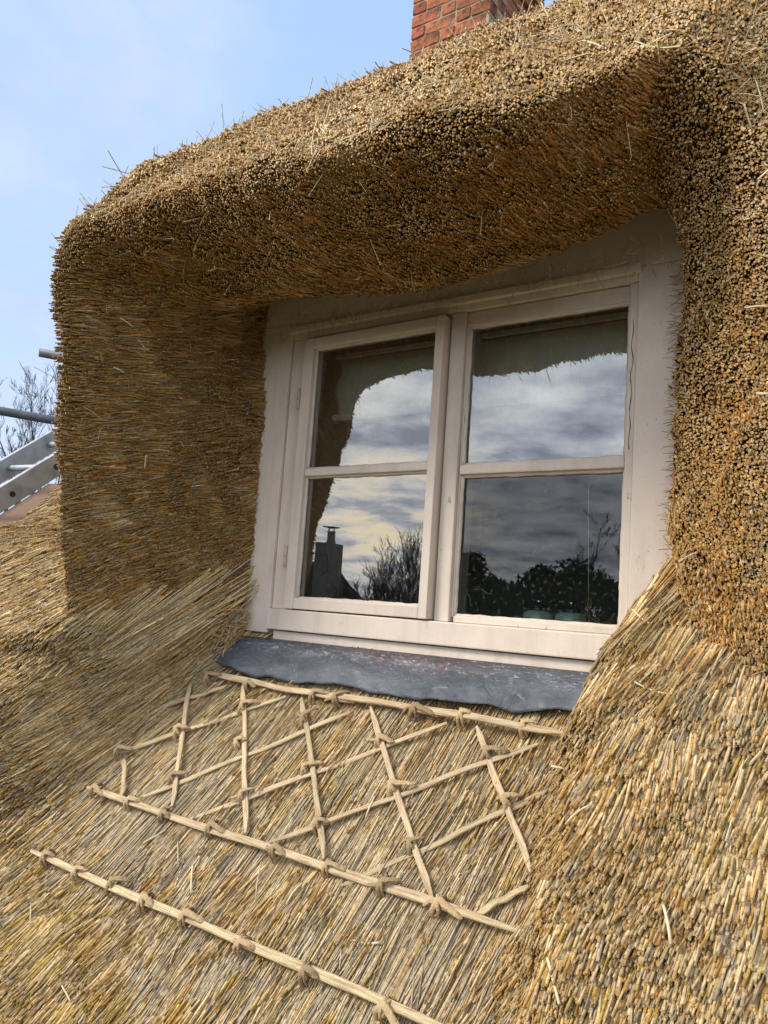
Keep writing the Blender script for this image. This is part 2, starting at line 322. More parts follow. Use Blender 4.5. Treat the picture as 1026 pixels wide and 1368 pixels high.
for a_, v_ in ((5, (-.245, -.635, .95)), (6, (.13, -.645, 1.01)), (7, (.53, -.655, .98)), (8, (.815, -.63, 1.0)), (9, (1.03, -.585, 1.0)), (10, (1.17, -.50, 1.075)), (11, (1.25, -.41, 1.125))): HC[a_, 4] = v_
HC[5:13, 3, :] = .30 * HC[5:13, 2, :] + .70 * HC[5:13, 4, :]; HC[5:13, 3, 2] -= .02
HC[6:13, 5, :] = HC[6:13, 4, :] * .80 + HC[6:13, 6, :] * .20 + np.array([0, 0, .012])
for a_ in range(0, 5):
    r_ = HC[a_, 4]; HC[a_, 5] = r_ + np.array([-.035, .10, .03]); HC[a_, 6] = r_ + np.array([-.10, .42, .16]); HC[a_, 7] = r_ + np.array([-.12, .95, .45])
HC[6:12, 1, 2] += np.array([.03, .055, .05, .045, .04, .02]); HC[6:12, 2, 2] += np.array([.01, .02, .022, .02, .01, .0])
def cr(P, t, axis):
    """Catmull-Rom along axis; t in 0..n-1"""
    n = P.shape[axis]; i = np.clip(np.floor(t).astype(int), 0, n - 2); f = (t - i)
    def g_(j): return np.take(P, np.clip(i + j, 0, n - 1), axis=axis)
    sh = [1] * P.ndim; sh[axis] = len(t); f = f.reshape(sh)
    a, b, c, d = g_(-1), g_(0), g_(1), g_(2)
    return 0.5 * ((2 * b) + (-a + c) * f + (2 * a - 5 * b + 4 * c - d) * f ** 2 + (-a + 3 * b - 3 * c + d) * f ** 3)
def grid_normals(G):
    du = np.gradient(G, axis=0); dv = np.gradient(G, axis=1); n = np.cross(dv, du)
    return n / (np.linalg.norm(n, axis=2, keepdims=True) + 1e-9)
NA, NB = 321, 141
HG = cr(cr(HC, np.linspace(0, HC.shape[0] - 1, NA), 0), np.linspace(0, HC.shape[1] - 1, NB), 1)
HN = grid_normals(HG)
if HN[160, 40].dot(np.array([0, -1, -.6])) < 0: HN = -HN       # soffit looks down and out
# lumps of bundles
def lumps(G, N, amp):
    p = G.reshape(-1, 3); l = amp * (field(p, 9, 0) * .6 + field(p, 21, 1) * .4)
    return (p + N.reshape(-1, 3) * l[:, None]).reshape(G.shape)
HG = lumps(HG, HN, .011)
def grid_obj(name, G, N, off, m, mask=None):
    a, b = G.shape[:2]; P = (G + N * off).reshape(-1, 3)
    idx = np.arange(a * b).reshape(a, b)
    F = np.stack([idx[:-1, :-1], idx[1:, :-1], idx[1:, 1:], idx[:-1, 1:]], -1).reshape(-1, 4)
    if mask is not None: F = F[mask[:-1, :-1].reshape(-1)]
    return to_roof(mesh_obj(name, P, F.tolist(), m, None, True))
# main roof sheets with the sides that rise round the window
def roofgrid(x0, x1, u0, u1, nx, nu):
    X, U = np.meshgrid(np.linspace(x0, x1, nx), np.linspace(u0, u1, nu), indexing='ij')
    G = roof_pt(X.ravel(), U.ravel()).reshape(nx, nu, 3); N = grid_normals(G)
    if N[nx // 2, nu // 2].dot(NV) < 0: N = -N
    return X, U, lumps(G, N, .008), N
X1, U1, G1, N1 = roofgrid(-1.28, 3.0, -2.3, 1.6, 430, 390)
valid = ~((X1 > -.10) & (X1 < 1.16) & (U1 < -.02)) & ~((X1 > -.33) & (X1 <= -.10) & (U1 < -.22)) & ~((X1 >= 1.16) & (U1 < -.35))
def under_hood(P):
    """points of the main roof that lie inside the hood's thatch"""
    return (P[:, 1] > -.05) & (P[:, 0] > -.5)
def crest(P):
    """height of a cheek point above the line where the swept bundles meet it"""
    line = -.10 + .26 * np.clip((P[..., 1] + .455) / .42, -.3, 1.0)
    return np.where((P[..., 0] < -.04) & (P[..., 0] > -.40), P[..., 2] - line, 1.0)
bedH = grid_obj('hood_thatch_bed', HG[::2, ::2], HN[::2, ::2], -.011, BED, (crest(HG) > -.05)[::2, ::2])
bedR = grid_obj('roof_thatch_bed', G1[::2, ::2], N1[::2, ::2], -.014, BED, valid[::2, ::2])
# the back of the roof up to the ridge, behind the hood
rx = np.linspace(-1.28, 3.2, 60); ry = np.linspace(.35, 3.2, 40); RX, RY = np.meshgrid(rx, ry, indexing='ij')
RZ = np.where(RY < 2.4, 1.80 + (RY - .35) * .30, 2.415 - (RY - 2.4) * .9) + .02 * np.sin(RX * 5)
lim = .4065 + 1.07 * RY; RZ = np.minimum(RZ, np.where(RX < -.45, np.minimum(lim, RZ), RZ)); RG = np.stack([RX, RY, RZ], -1)
bedB = grid_obj('ridge_thatch_bed', RG, np.zeros_like(RG), 0.0, BED)
# thickness of the verge at the left gable
vp = [tuple(p) for p in G1[0, ::10] - N1[0, ::10] * .014]; nvp = len(vp)
V = vp + [tuple(np.array(p) - NV * .34) for p in vp]
to_roof(mesh_obj('verge', V, [(i, i + 1, nvp + i + 1, nvp + i) for i in range(nvp - 1)], BED))

def sample(G, N, n, wfun, extra=()):
    a, b = G.shape[:2]
    A = np.linalg.norm(np.cross(G[1:, :-1] - G[:-1, :-1], G[:-1, 1:] - G[:-1, :-1]), axis=2)
    Pc = .25 * (G[1:, :-1] + G[:-1, :-1] + G[:-1, 1:] + G[1:, 1:]); Nc = N[:-1, :-1]
    W = (A * wfun(Pc.reshape(-1, 3), Nc.reshape(-1, 3)).reshape(A.shape)).ravel(); W = np.maximum(W, 0)
    idx = rng.choice(len(W), size=n, p=W / W.sum()); i = idx // (b - 1); j = idx % (b - 1)
    fu, fv = rng.random(n)[:, None], rng.random(n)[:, None]
    P = (G[i, j] * (1 - fu) + G[i + 1, j] * fu) * (1 - fv) + (G[i, j + 1] * (1 - fu) + G[i + 1, j + 1] * fu) * fv
    res = [P, N[i, j]]
    for e in extra: res.append(e[i, j] * 1.0)
    return res
CR = np.array(M.to_3x3()); 
def view_w(P, N):
    """density: constant per seen area, thin beyond the frame, none on faces turned far away"""
    d = P - CAM; c = d @ CR; z = np.maximum(-c[:, 2], .2); x = c[:, 0] / z * 1075 / 513; y = c[:, 1] / z * 1075 / 684
    fr = np.maximum(np.abs(x), np.abs(y)); dist2 = (d ** 2).sum(1)
    inn = np.where(fr < 1.04, 1.0, np.where(fr < 1.35, .35, .05)) * (c[:, 2] < 0)
    face = -(d * N).sum(1) / np.sqrt(dist2)
    return inn / dist2 * np.clip(.30 + face * 1.1, .10, 1.0) * np.where(face < -.35, .25, 1)
def nrm(a): return a / (np.linalg.norm(a, axis=1, keepdims=True) + 1e-9)

PAL = np.array([(.59, .415, .195), (.68, .535, .315), (.45, .39, .29), (.50, .285, .09), (.54, .39, .11), (.76, .63, .41)])
def colours(P, mix):
    """mix: (n,6) weights"""
    n = len(P); mix = np.maximum(mix, 0) + 1e-6; c = mix.cumsum(1); c /= c[:, -1:]
    k = (rng.random(n)[:, None] > c).sum(1).clip(0, 5); col = PAL[k] * rng.uniform(.78, 1.12, n)[:, None] * (1 + rng.normal(0, .012, (n, 3)))
    return col
def straws(name, tip, d, L, r, col, seg=1, sides=5, label=None, cap=False):
    """open five-sided stalks; seg>1 gives a slight bow"""
    n = len(tip); ref = nrm(rng.normal(size=(n, 3))); a = nrm(np.cross(d, ref)); b = np.cross(d, a)
    V = np.empty((n, seg + 1, sides, 3)); bow = (rng.normal(0, .035 if len(tip) < 20000 else .012, n) * L)
    for s in range(seg + 1):
        f = s / seg; c = tip - d * (L * f)[:, None] + (a * (bow * 4 * f * (1 - f))[:, None] if seg > 1 else 0)
        rr = r * (1.0 if s else .96)
        for k in range(sides):
            an = 2 * math.pi * k / sides
            V[:, s, k] = c + a * (rr * math.cos(an))[:, None] + b * (rr * math.sin(an))[:, None]
    nv = (seg + 1) * sides; nf = seg * sides
    F = []
    for s in range(seg):
        for k in range(sides): F.append((s * sides + k, s * sides + (k + 1) % sides, (s + 1) * sides + (k + 1) % sides, (s + 1) * sides + k))
    if cap: F.append(tuple(range(sides))); nf += 1          # the cut butt (four-sided stalks)
    F = np.array(F)[None] + (np.arange(n) * nv)[:, None, None]
    me = bpy.data.meshes.new(name); me.vertices.add(n * nv); me.vertices.foreach_set('co', V.astype(np.float32).ravel())
    me.loops.add(n * nf * 4); me.loops.foreach_set('vertex_index', F.astype(np.int32).ravel())
    me.polygons.add(n * nf); me.polygons.foreach_set('loop_start', np.arange(0, n * nf * 4, 4, dtype=np.int32))
    try: me.polygons.foreach_set('loop_total', np.full(n * nf, 4, dtype=np.int32))
    except Exception: pass
    me.polygons.foreach_set('use_smooth', np.tile(np.arange(nf) < seg * sides, n))
    at = me.attributes.new('tint', 'FLOAT_COLOR', 'POINT')
    C4 = np.ones((n, nv, 4), np.float32); C4[:, :, :3] = col[:, None]; at.data.foreach_set('color', C4.ravel())
    me.update(); me.materials.append(STRAW)
    o = bpy.data.objects.new(name, me); COL.objects.link(o); o['kind'] = 'stuff'
    if label: o['label'] = label
    return to_roof(o)
def direct(P, N, base, s, jit):
    """reed direction: base field, turned so that its butt looks out of the surface by at least s"""
    d = nrm(base + rng.normal(0, 1, P.shape) * jit); dn = (d * N).sum(1); k = np.maximum(0, s - dn)
    return nrm(d + N * k[:, None])

# ---- hood: cheeks, soffit, brow
GI, GJ = np.meshgrid(np.linspace(0, HC.shape[0] - 1, NA), np.linspace(0, HC.shape[1] - 1, NB), indexing='ij')
def hoodw(P, N):
    h_roof = (P - OV) @ NV; u = (P - OV) @ DV; inside = h_roof < height(P[:, 0], u) - .05
    return view_w(P, N) * np.where(inside | (crest(P) < -.025), 0, 1)
n = 135000
P, N, A, B = sample(HG, HN, n, hoodw, (GI, GJ))
ph = R_(14) + R_(24) * sstep((.45 - P[:, 2]) / .6)
ext = sstep((B - 4.0) / 1.0)
base = np.stack([np.zeros(n), -np.cos(ph), -np.sin(ph)], 1)
leftc = (A < 5.5); base[:, 0] += np.where(leftc, -.22 * sstep((B) / 3), 0)
base[:, 0] += np.where(A > 11, .10, 0)
base[:, 0] += np.where((A > 10) & (A < 13), -.08, 0)
lump = field(P, 30, 2)
base[:, 2] += .12 * lump; base[:, 0] += .07 * field(P, 40, 3)
d = direct(P, N, base, .16, .085); dn = (d * N).sum(1); d = nrm(d + N * (ext * np.maximum(0, .35 - dn))[:, None])
e = rng.normal(0, .0030, n) + .0045 * field(P, 45, 4) + .004 * field(P, 17, 3) + np.where(rng.random(n) < .03, rng.uniform(0, .014, n), 0)
L = rng.uniform(.03, .075, n); L *= np.where(leftc & (B < 4), 1.4, 1) * (1 - .35 * ext)
r = rng.uniform(.0014, .0025, n) * np.exp(rng.normal(0, .16, n)) * (1 + .38 * ext + .15 * (A > 10))
f1 = field(P, 5, 0); f2 = field(P, 11, 1)
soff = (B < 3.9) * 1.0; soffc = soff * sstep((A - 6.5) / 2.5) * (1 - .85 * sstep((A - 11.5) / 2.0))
mix = np.stack([.9 + .2 * f1, .45 + 1.0 * ext, .18 + .25 * (f2 > .4) + .55 * leftc + .5 * (P[:, 0] > 1.36), .35 + .9 * soffc + .25 * soff, .12 + 0 * f1, .08 + .25 * ext], 1)  # soffit browner, brow paler: part of their shade and sun is in the colour
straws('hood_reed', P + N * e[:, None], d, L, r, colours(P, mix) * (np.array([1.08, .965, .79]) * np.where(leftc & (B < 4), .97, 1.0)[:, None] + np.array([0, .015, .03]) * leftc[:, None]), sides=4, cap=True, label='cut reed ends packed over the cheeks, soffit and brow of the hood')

# ---- main roof, bundles and apron
def roofw(P, N): 
    u = (P - OV) @ DV; x = P[:, 0]
    bad = ((x > -.09) & (x < 1.14) & (u < .0)) | ((x > -.30) & (x <= -.09) & (u < -.19)) | ((x > 1.14) & (u < -.27)) | ((x <= -.3) & (x > -.95) & (u < -.75))
    return view_w(P, N) * np.where(bad, 0, 1)
n = 126000
P, N, X, U = sample(G1, N1, n, roofw, (X1, U1))
inap = sstep((X - xbL(U) + .03 * field(P, 22, 2)) / .05 + .3) * sstep((xbR(U) - X) / .03 + .3) * sstep((1.0 + .06 * field(P, 9, 3) - .22 * sstep((.2 - X) / .5) - U) / .16)
inap = inap * (.90 + .10 * sstep((U - .0) / .1) * 0); keep = (rng.random(n) > inap); keepi = np.where(keep)[0]
P2, N2, X2, U2 = P[keepi], N[keepi], X[keepi], U[keepi]; n2 = len(P2)
dl = X2 - xbL(U2); dr = X2 - xbR(U2)
bund = sstep((dl + .24) / .12) * (dl < .05) * sstep((.62 - U2) / .2)           # swept bundles left of the apron
apex = sstep((.40 - dr) / .16) * (dr > -.05) * sstep((.42 - U2) / .45)          # combed reed under the right jamb
ph = R_(33) + R_(8) * apex + R_(8) * bund
base = np.stack([-.05 - .36 * bund - .06 * sstep((1.4 - X2) / .4) * (X2 > .9), -np.cos(ph), -np.sin(ph)], 1)
base[:, 0] += .10 * field(P2, 14, 2); base[:, 2] += .08 * field(P2, 18, 3)
s = .15 - .11 * np.maximum(bund, apex * .8)
d = direct(P2, N2, base, 0.0, .075); dn = (d * N2).sum(1); d = nrm(d + N2 * np.maximum(0, s - dn)[:, None])
e = rng.normal(0, .0038, n2) + .006 * field(P2, 40, 4) + .004 * field(P2, 15, 1) + np.where(rng.random(n2) < .03, rng.uniform(0, .016, n2), 0)
leftroof = sstep((-.27 - X2) / .08) * (1 - sstep((U2 - .5) / .2)); s = s + .16 * leftroof
d = nrm(d + N2 * np.maximum(0, s - (d * N2).sum(1))[:, None])
L = rng.uniform(.035, .08, n2) * (1 - .35 * leftroof) * (1 + 2.6 * np.maximum(bund, apex * .75)) * np.exp(rng.normal(0, .2, n2))
r = rng.uniform(.0014, .0027, n2) * np.exp(rng.normal(0, .15, n2))
f1 = field(P2, 4, 0); f2 = field(P2, 10, 1)
moss = sstep((U2 - .62) / .25) * (.35 + .9 * (field(P2, 6, 2) > -.1))
mix = np.stack([.8 + .3 * f1, 1.05 + .2 * f2 + .5 * bund, .30 + .35 * (f2 > .3) + .25 * (X2 < 0), .14 + .3 * (f1 > .5), .12 + 1.5 * moss, .25 + .2 * apex], 1)
straws('roof_reed', P2 + N2 * e[:, None], d, L, r, colours(P2, mix) * np.array([1.05, 1.02, .945]) * (1 + .12 * leftroof)[:, None], sides=4, cap=True, label='stubbly reed ends of the main roof around the apron')

ap = np.where(inap > .15)[0]; ap = rng.permutation(ap)[:28000]
P3, N3, X3, U3 = P[ap], N[ap], X[ap], U[ap]; n3 = len(P3)
base = np.tile(np.array([-.10, -math.cos(R_(47)), -math.sin(R_(47))]), (n3, 1))
base[:, 0] += -.16 * sstep((.25 - X3) / .5) + .05 * field(P3, 8, 2) + .03 * field(P3, 30, 1)
jt = rng.normal(0, .050, (n3, 3)); jt -= np.outer(jt @ NV, NV) * .85; d = nrm(base + jt + NV * .004)
wild = (rng.random(n3) < .025) & (U3 > .16); wj = rng.normal(0, .25, (wild.sum(), 3)); wj -= np.outer(wj @ NV, NV) * .9; d[wild] = nrm(d[wild] + wj)
L = rng.uniform(.10, .34, n3); L = np.minimum(L, np.maximum(.05, U3 + .03 + .05)); lay = rng.random(n3)
e = -.020 + .017 * lay + .002 * field(P3, 25, 4)
mid = P3 + d * (L * .5)[:, None] * rng.uniform(-.2, 1, n3)[:, None]
tip = P3 + NV * e[:, None] + d * (L * .35)[:, None]
f2 = field(P3, 9, 1)
mix = np.stack([.62 + .2 * f2, .80 + 0 * f2, .95 + .7 * (f2 > .2) + .8 * sstep((U3 - .35) / .3), .08 + 0 * f2, .25 - .1 * (U3 > .6), .45 + 0 * f2], 1)
straws('apron_reed', tip, d, L, rng.uniform(.0009, .0022, n3), colours(P3, mix) * np.array([.84, .81, .76]) * np.where(rng.random(n3) < .16, rng.uniform(.42, .7, n3), 1)[:, None], seg=2, sides=4, label='long combed stalks of the apron under the sill')

# wisps: fine broken straws sticking out of the brow, the rims and round the window head
def wisps(n, P, N, Lr, rr, spread, pal=(1, 5, 2)):
    lst = []
    d = nrm(N * .55 + rng.normal(0, spread, P.shape))
    return P, d
def wsel(P, N):
    d_ = P - CAM; return view_w(P, N) * (1.0 * (N[:, 2] > .05) * (P[:, 2] > .9) + .05)
P, N, A, B = sample(HG, HN, 2600, wsel, (GI, GJ))
d = nrm(N * .22 + rng.normal(0, .6, P.shape)); L = rng.uniform(.02, .06, len(P)) * np.where(rng.random(len(P)) < .12, 1.8, 1)
straws('brow_wisp', P + d * L[:, None] * .8, d, L, rng.uniform(.0005, .0012, len(P)) * np.where(L > .062, 1.5, 1), colours(P, np.tile([.3, 1, .5, .1, 0, 1.8], (len(P), 1))), seg=3, sides=3, label='fine broken straws standing off the brow')
nh = 260
P = np.stack([rng.uniform(-.08, 1.16, nh), rng.uniform(-.10, -.03, nh), rng.uniform(.90, .96, nh)], 1)
d = nrm(np.stack([rng.normal(0, .5, nh), rng.normal(-.1, .3, nh), -np.abs(rng.normal(.6, .4, nh))], 1)); L = rng.uniform(.02, .07, nh)
straws('head_fringe', P + d * L[:, None], d, L, rng.uniform(.0004, .0011, nh), colours(P, np.tile([1, .5, .5, 1, 0, .3], (nh, 1))), seg=3, sides=3, label='ragged fringe over the window head')
nh = 240
z = rng.uniform(.05, .9, nh); P = np.stack([np.full(nh, 1.165), rng.uniform(-.06, -.01, nh), z], 1)
d = nrm(np.stack([-np.abs(rng.normal(.8, .3, nh)), rng.normal(-.3, .3, nh), rng.normal(-.1, .35, nh)], 1)); L = rng.uniform(.01, .04, nh)
straws('jamb_fringe', P + d * L[:, None] * .6, d, L, rng.uniform(.0004, .0011, nh), colours(P, np.tile([1, .5, .5, 1, 0, .1], (nh, 1))), seg=2, sides=3, label='short straws poking over the right casing')
# corner tuft beside the flashing
nh = 420
P = np.stack([rng.uniform(-.16, -.085, nh), rng.uniform(-.09, -.03, nh), rng.uniform(-.08, .05, nh)], 1)
d = nrm(np.stack([rng.normal(-.25, .4, nh), rng.normal(-.5, .3, nh), rng.normal(-.6, .35, nh)], 1)); L = rng.uniform(.04, .11, nh)
straws('corner_tuft', P + d * L[:, None] * .5, d, L, rng.uniform(.0008, .002, nh), colours(P, np.tile([1, .3, .8, .6, 0, .1], (nh, 1))), seg=2, sides=4, label='loose tuft beside the left end of the lead')

# single loose stalks that lie on the thatch: one part each
def loose(P, d, L, r):
    d = Vector(d).normalized(); side = d.cross(Vector((random.random(), random.random(), random.random()))).normalized(); b = random.uniform(-.12, .12)
    pts = [Vector(P) + d * (L * (f - .5)) + side * (b * L * 4 * f * (1 - f)) for f in (0, .25, .5, .75, 1)]
    V, F = tube(pts, r, 5); o = mesh_obj('loose_straw', V, F, LOOSE, None, True); return to_roof(o)
LOOSE = mat('bleached_straw', (0.60, 0.50, 0.33), 0.6, 0.3, noise=(60, 3, (0.5, 0.4, 0.25), 0.45, 0.7, (1, 1, 1)), objrand=0.15)
def near_surface(G, N, target):
    q = ((G - np.array(target)) ** 2).sum(2); k = np.unravel_index(q.argmin(), q.shape); return G[k], N[k]
LS = [((.93,-.46,1.12),.05), ((1.10,-.42,1.17),.045), ((1.00,-.30,1.30),.07), ((.80,-.50,1.12),.05), ((.60,-.55,1.10),.05), ((1.22,-.33,1.22),.05), ((1.33,-.33,1.13),.06),
      ((1.37,-.33,1.02),.05), ((1.42,-.35,.80),.05), ((1.38,-.32,.66),.04), ((1.40,-.34,.5),.05), ((1.30,-.27,.75),.04), ((.45,-.56,1.08),.05), ((.20,-.59,1.04),.04),
      ((.9,-.2,1.45),.10), ((1.1,-.2,1.45),.12), ((.75,-.3,1.4),.09), ((.55,-.35,1.3),.08), ((1.25,-.2,1.42),.09), ((-.25,-.45,.83),.04), ((-.22,-.40,.78),.035), ((-.27,-.45,.70),.03),
      ((-.2,-.35,.45),.04), ((-.15,-.2,.4),.04), ((.1,-.45,.9),.03), ((.3,-.4,.87),.03), ((.5,-.35,.86),.03)]
for T, Ln in LS:
    p, nv_ = near_surface(HG[:, :120], HN[:, :120], T); t_ = np.cross(nv_, rng.normal(size=3)); loose(p + nv_ * .006, t_ + nv_ * .25, Ln, random.uniform(.0016, .0026))
for T, Ln in [((1.25, .25), .06), ((1.32, .42), .05), ((1.2, .5), .05), ((1.38, .2), .05), ((1.35, .62), .05), ((1.22, .72), .06), ((1.3, .8), .05), ((1.12, .38), .04), ((.2, .62), .07),
              ((.45, .62), .09), ((.62, .40), .05), ((.55, .62), .05), ((.1, .60), .06), ((.28, .66), .07), ((-.1, .85), .06), ((.15, .95), .05), ((.75, .66), .06), ((-.45, .5), .05), ((-.6, .4), .05), ((1.18, .05), .05)]:
    p = roof_pt(np.array([T[0]]), np.array([T[1]]))[0] + NV * .012; t_ = Vector((random.uniform(-1, 1), *(DV[1:] * random.uniform(-1, 1)))); loose(p, t_, Ln, random.uniform(.0014, .0024))

# ---- hazel liggers pinned over the apron
def apw(x, u, h=0.0): q = OV + DV * u + NV * h; return Vector((x, q[1], q[2]))
def ligger(a, b, wid, thick, h, name='hazel_strip', taper=True):
    (xa, ua), (xb, ub) = a, b; nseg = 12; V = []; F = []; ph1, ph2 = random.uniform(0, 6), random.uniform(0, 6)
    dx, du = xb - xa, ub - ua; ln = math.hypot(dx, du); px, pu = -du / ln, dx / ln
    for i in range(nseg + 1):
        f = i / nseg; wv = .0014 * math.sin(f * 7 + ph1) + .0008 * math.sin(f * 19 + ph2); hh = h + .0022 * math.sin(f * 13 + ph2)
        x = xa + dx * f + px * wv; u = ua + du * f + pu * wv
        w_ = wid * .5 * (1 + .10 * math.sin(f * 17 + ph2)) * (min(1, .45 + min(f, 1 - f) * 14) if taper else 1); tw = .12 * math.sin(f * 7 + ph1)
        for (sx, sh) in ((-1, 0), (-1, .72), (-.80, 1.0), (.74, .94), (.98, .66), (1, 0)):
            V.append(apw(x + px * w_ * sx, u + pu * w_ * sx, hh + thick * sh + tw * w_ * sx))
    for i in range(nseg):
        for k in range(6): F.append((i * 6 + k, i * 6 + (k + 1) % 6, (i + 1) * 6 + (k + 1) % 6, (i + 1) * 6 + k))
    F.append(tuple(range(6))); F.append(tuple(range(nseg * 6, nseg * 6 + 6))[::-1])
    # own frame along the strip so the grain runs with it
    c = apw((xa + xb) / 2, (ua + ub) / 2, h); ex = (apw(xb, ub) - apw(xa, ua)).normalized(); ez = Vector(NV); ey = ez.cross(ex)
    Mx = Matrix((ex, ey, ez)).transposed().to_4x4(); Mx.translation = c; inv = Mx.inverted()
    o = mesh_obj(name, [inv @ q for q in V], F, HAZEL); o.matrix_world = Mx
    return to_roof_w(o)
def to_roof_w(o): o.parent = roof; o.matrix_parent_inverse = Matrix.Translation((-0.5, 0.5, 0.7)); return o
RODS = [((-.0900, .1255), (.4355, .1443)), ((.3346, .1357), (.9902, .1445)), ((-.2155, .5382), (1.0295, .5629)), ((-.2365, .7296), (1.02, .7495))]
UPR = [((-.1517, .1575), (.0915, .5207)), ((-.1692, .4359), (-.0854, .5323)), ((.0492, .1437), (.3511, .5334)), ((.27, .1545), (.5804, .5372)), ((.48, .1457), (.8451, .5512)), ((.7836, .1584), (1.0154, .4528))]
DIA = [((-.1946, .2551), (0, .1457)), ((-.2218, .4217), (.2119, .1546)), ((-.0207, .5173), (.4338, .1706)), ((.167, .5363), (.7044, .1572)), ((.4153, .5382), (.9344, .172)), ((.6441, .5786), (.9989, .2713)), ((.9357, .5555), (1.0153, .475))]
for a, b in DIA: ligger(a, b, .0125, .0045, .008)
for a, b in UPR: ligger(a, b, .0135, .0045, .013)
for k, (a, b) in enumerate(RODS): ligger(a, b, .0170, .006, .018 + .004 * (k == 1))
SPX = [(-.0932, .1379), (.0675, .1396), (.3029, .1406), (.3760, .1420), (.6102, .1392), (.7365, .1357), (.8904, .1385), (.0982, .2108), (-.0644, .3222), (-.2200, .4143), (.3132, .2192), (.1591, .32), (.0297, .4514), (.5576, .2365), (.4014, .3481), (.2742, .4483), (.6481, .3466), (.5156, .4656), (.7534, .4625), (.8308, .2196), (.9132, .3265), (-.1923, .5331), (-.0462, .539), (.0877, .5467), (.2496, .5426), (.4499, .5477), (.5979, .5497), (.7367, .5534), (.8648, .5577), (-.1788, .7272), (-.0483, .7328), (.0791, .7288), (.1989, .7369), (.3294, .7354), (.4962, .7432), (.6649, .748), (.8444, .7523)]
def ribbon(pts, wid, thick, twist, col_n=5):
    """flat split-hazel ribbon that twists as it goes"""
    pts = [Vector(p) for p in pts]
    # smooth the path
    q = []
    for i in range(len(pts) - 1):
        a, b, c, d_ = pts[max(i - 1, 0)], pts[i], pts[i + 1], pts[min(i + 2, len(pts) - 1)]
        for k in range(3):
            f = k / 3; q.append(.5 * ((2 * b) + (c - a) * f + (2 * a - 5 * b + 4 * c - d_) * f * f + (3 * b - a - 3 * c + d_) * f ** 3))
    q.append(pts[-1]); V = []; F = []; m_ = len(q)
    for i, p in enumerate(q):
        f = i / (m_ - 1); t = (q[min(i + 1, m_ - 1)] - q[max(i - 1, 0)]).normalized(); up = Vector((0, 0, 1)); a = t.cross(up)
        if a.length < .15: a = Vector((1, 0, 0))
        a.normalize(); b = a.cross(t).normalized(); an = twist * (f - .5); a, b = a * math.cos(an) + b * math.sin(an), b * math.cos(an) - a * math.sin(an)
        w_ = wid * .5 * (.35 + .65 * min(1, 5 * min(f, 1 - f) + .1)) * random.uniform(.88, 1.12); h_ = thick * .5 * random.uniform(.85, 1.15)
        for sx, sy in ((-1, -.5), (-.8, .8), (0, 1.15), (.8, .8), (1, -.5), (0, -.9)): V.append(p + a * (w_ * sx) + b * (h_ * sy))
    for i in range(m_ - 1):
        for k in range(6): F.append((i * 6 + k, i * 6 + (k + 1) % 6, (i + 1) * 6 + (k + 1) % 6, (i + 1) * 6 + k))
    F.append(tuple(range(6))); F.append(tuple(range(m_ * 6 - 6, m_ * 6))[::-1]); return V, F
def spar_mesh():
    """a split hazel rod twisted over the strip: out of the thatch, over, and away along it"""
    j = lambda a: random.uniform(-a, a); V = []; F = []
    def add(vf):
        o = len(V); V.extend(vf[0]); F.extend(tuple(i + o for i in f) for f in vf[1])
    sk = j(.006)
    add(ribbon([(-.004 + sk, -.020, -.012), (-.003 + sk, -.0155, .004), (-.001, -.009, .0135), (.001, .001, .0165), (.002, .010, .012), (.0 - sk, .015, .002), (-.002 - sk, .017, -.010)], .0085 + j(.0015), .0045, 1.6 + j(.8)))
    add(ribbon([(.006 + sk, -.016, -.010), (.007, -.013, .006), (.005, -.006, .0155), (.001, .004, .0175), (-.005, .012, .010), (-.007, .016, -.008)], .006 + j(.0015), .004, -2.0 + j(1)))
    l = random.uniform(.028, .052); a = random.uniform(-.012, .012)
    add(ribbon([(-.003, .001, .0145), (.008, .002, .0195), (.018, .002 + a * .4, .0175), (l * .8, .001 + a * .8, .013), (l, a, .009 + j(.004))], .0105 + j(.002), .0035, .9 + j(.7)))
    if random.random() < .6: add(ribbon([(.002, -.004, .014), (-.010, -.006 + j(.004), .016), (-.022 + j(.005), -.008 + j(.008), .007 + j(.006))], .007, .003, 1.2 + j(.6)))
    me = bpy.data.meshes.new('hazel_spar'); me.from_pydata(V, [], F); me.update(); me.materials.append(SPAR); return me
SM = [spar_mesh() for _ in range(12)]
for k, (x, u) in enumerate(SPX):
    o = bpy.data.objects.new('hazel_spar', SM[k % 12]); COL.objects.link(o)
    onrod = any(abs(u - rr) < .02 for rr in (.1395, .545, .739))
    ang = random.gauss(0, .22) + (0 if onrod else .5)
    ex = Vector((math.cos(ang), *(DV[1:] * -math.sin(ang)))); ez = Vector(NV); ey = ez.cross(ex)
    Mx = Matrix((ex, ey, ez)).transposed().to_4x4() @ Matrix.Scale(random.uniform(1.0, 1.22), 4); Mx.translation = apw(x, u, .012 if onrod else .008); o.matrix_world = Mx
    to_roof_w(o)

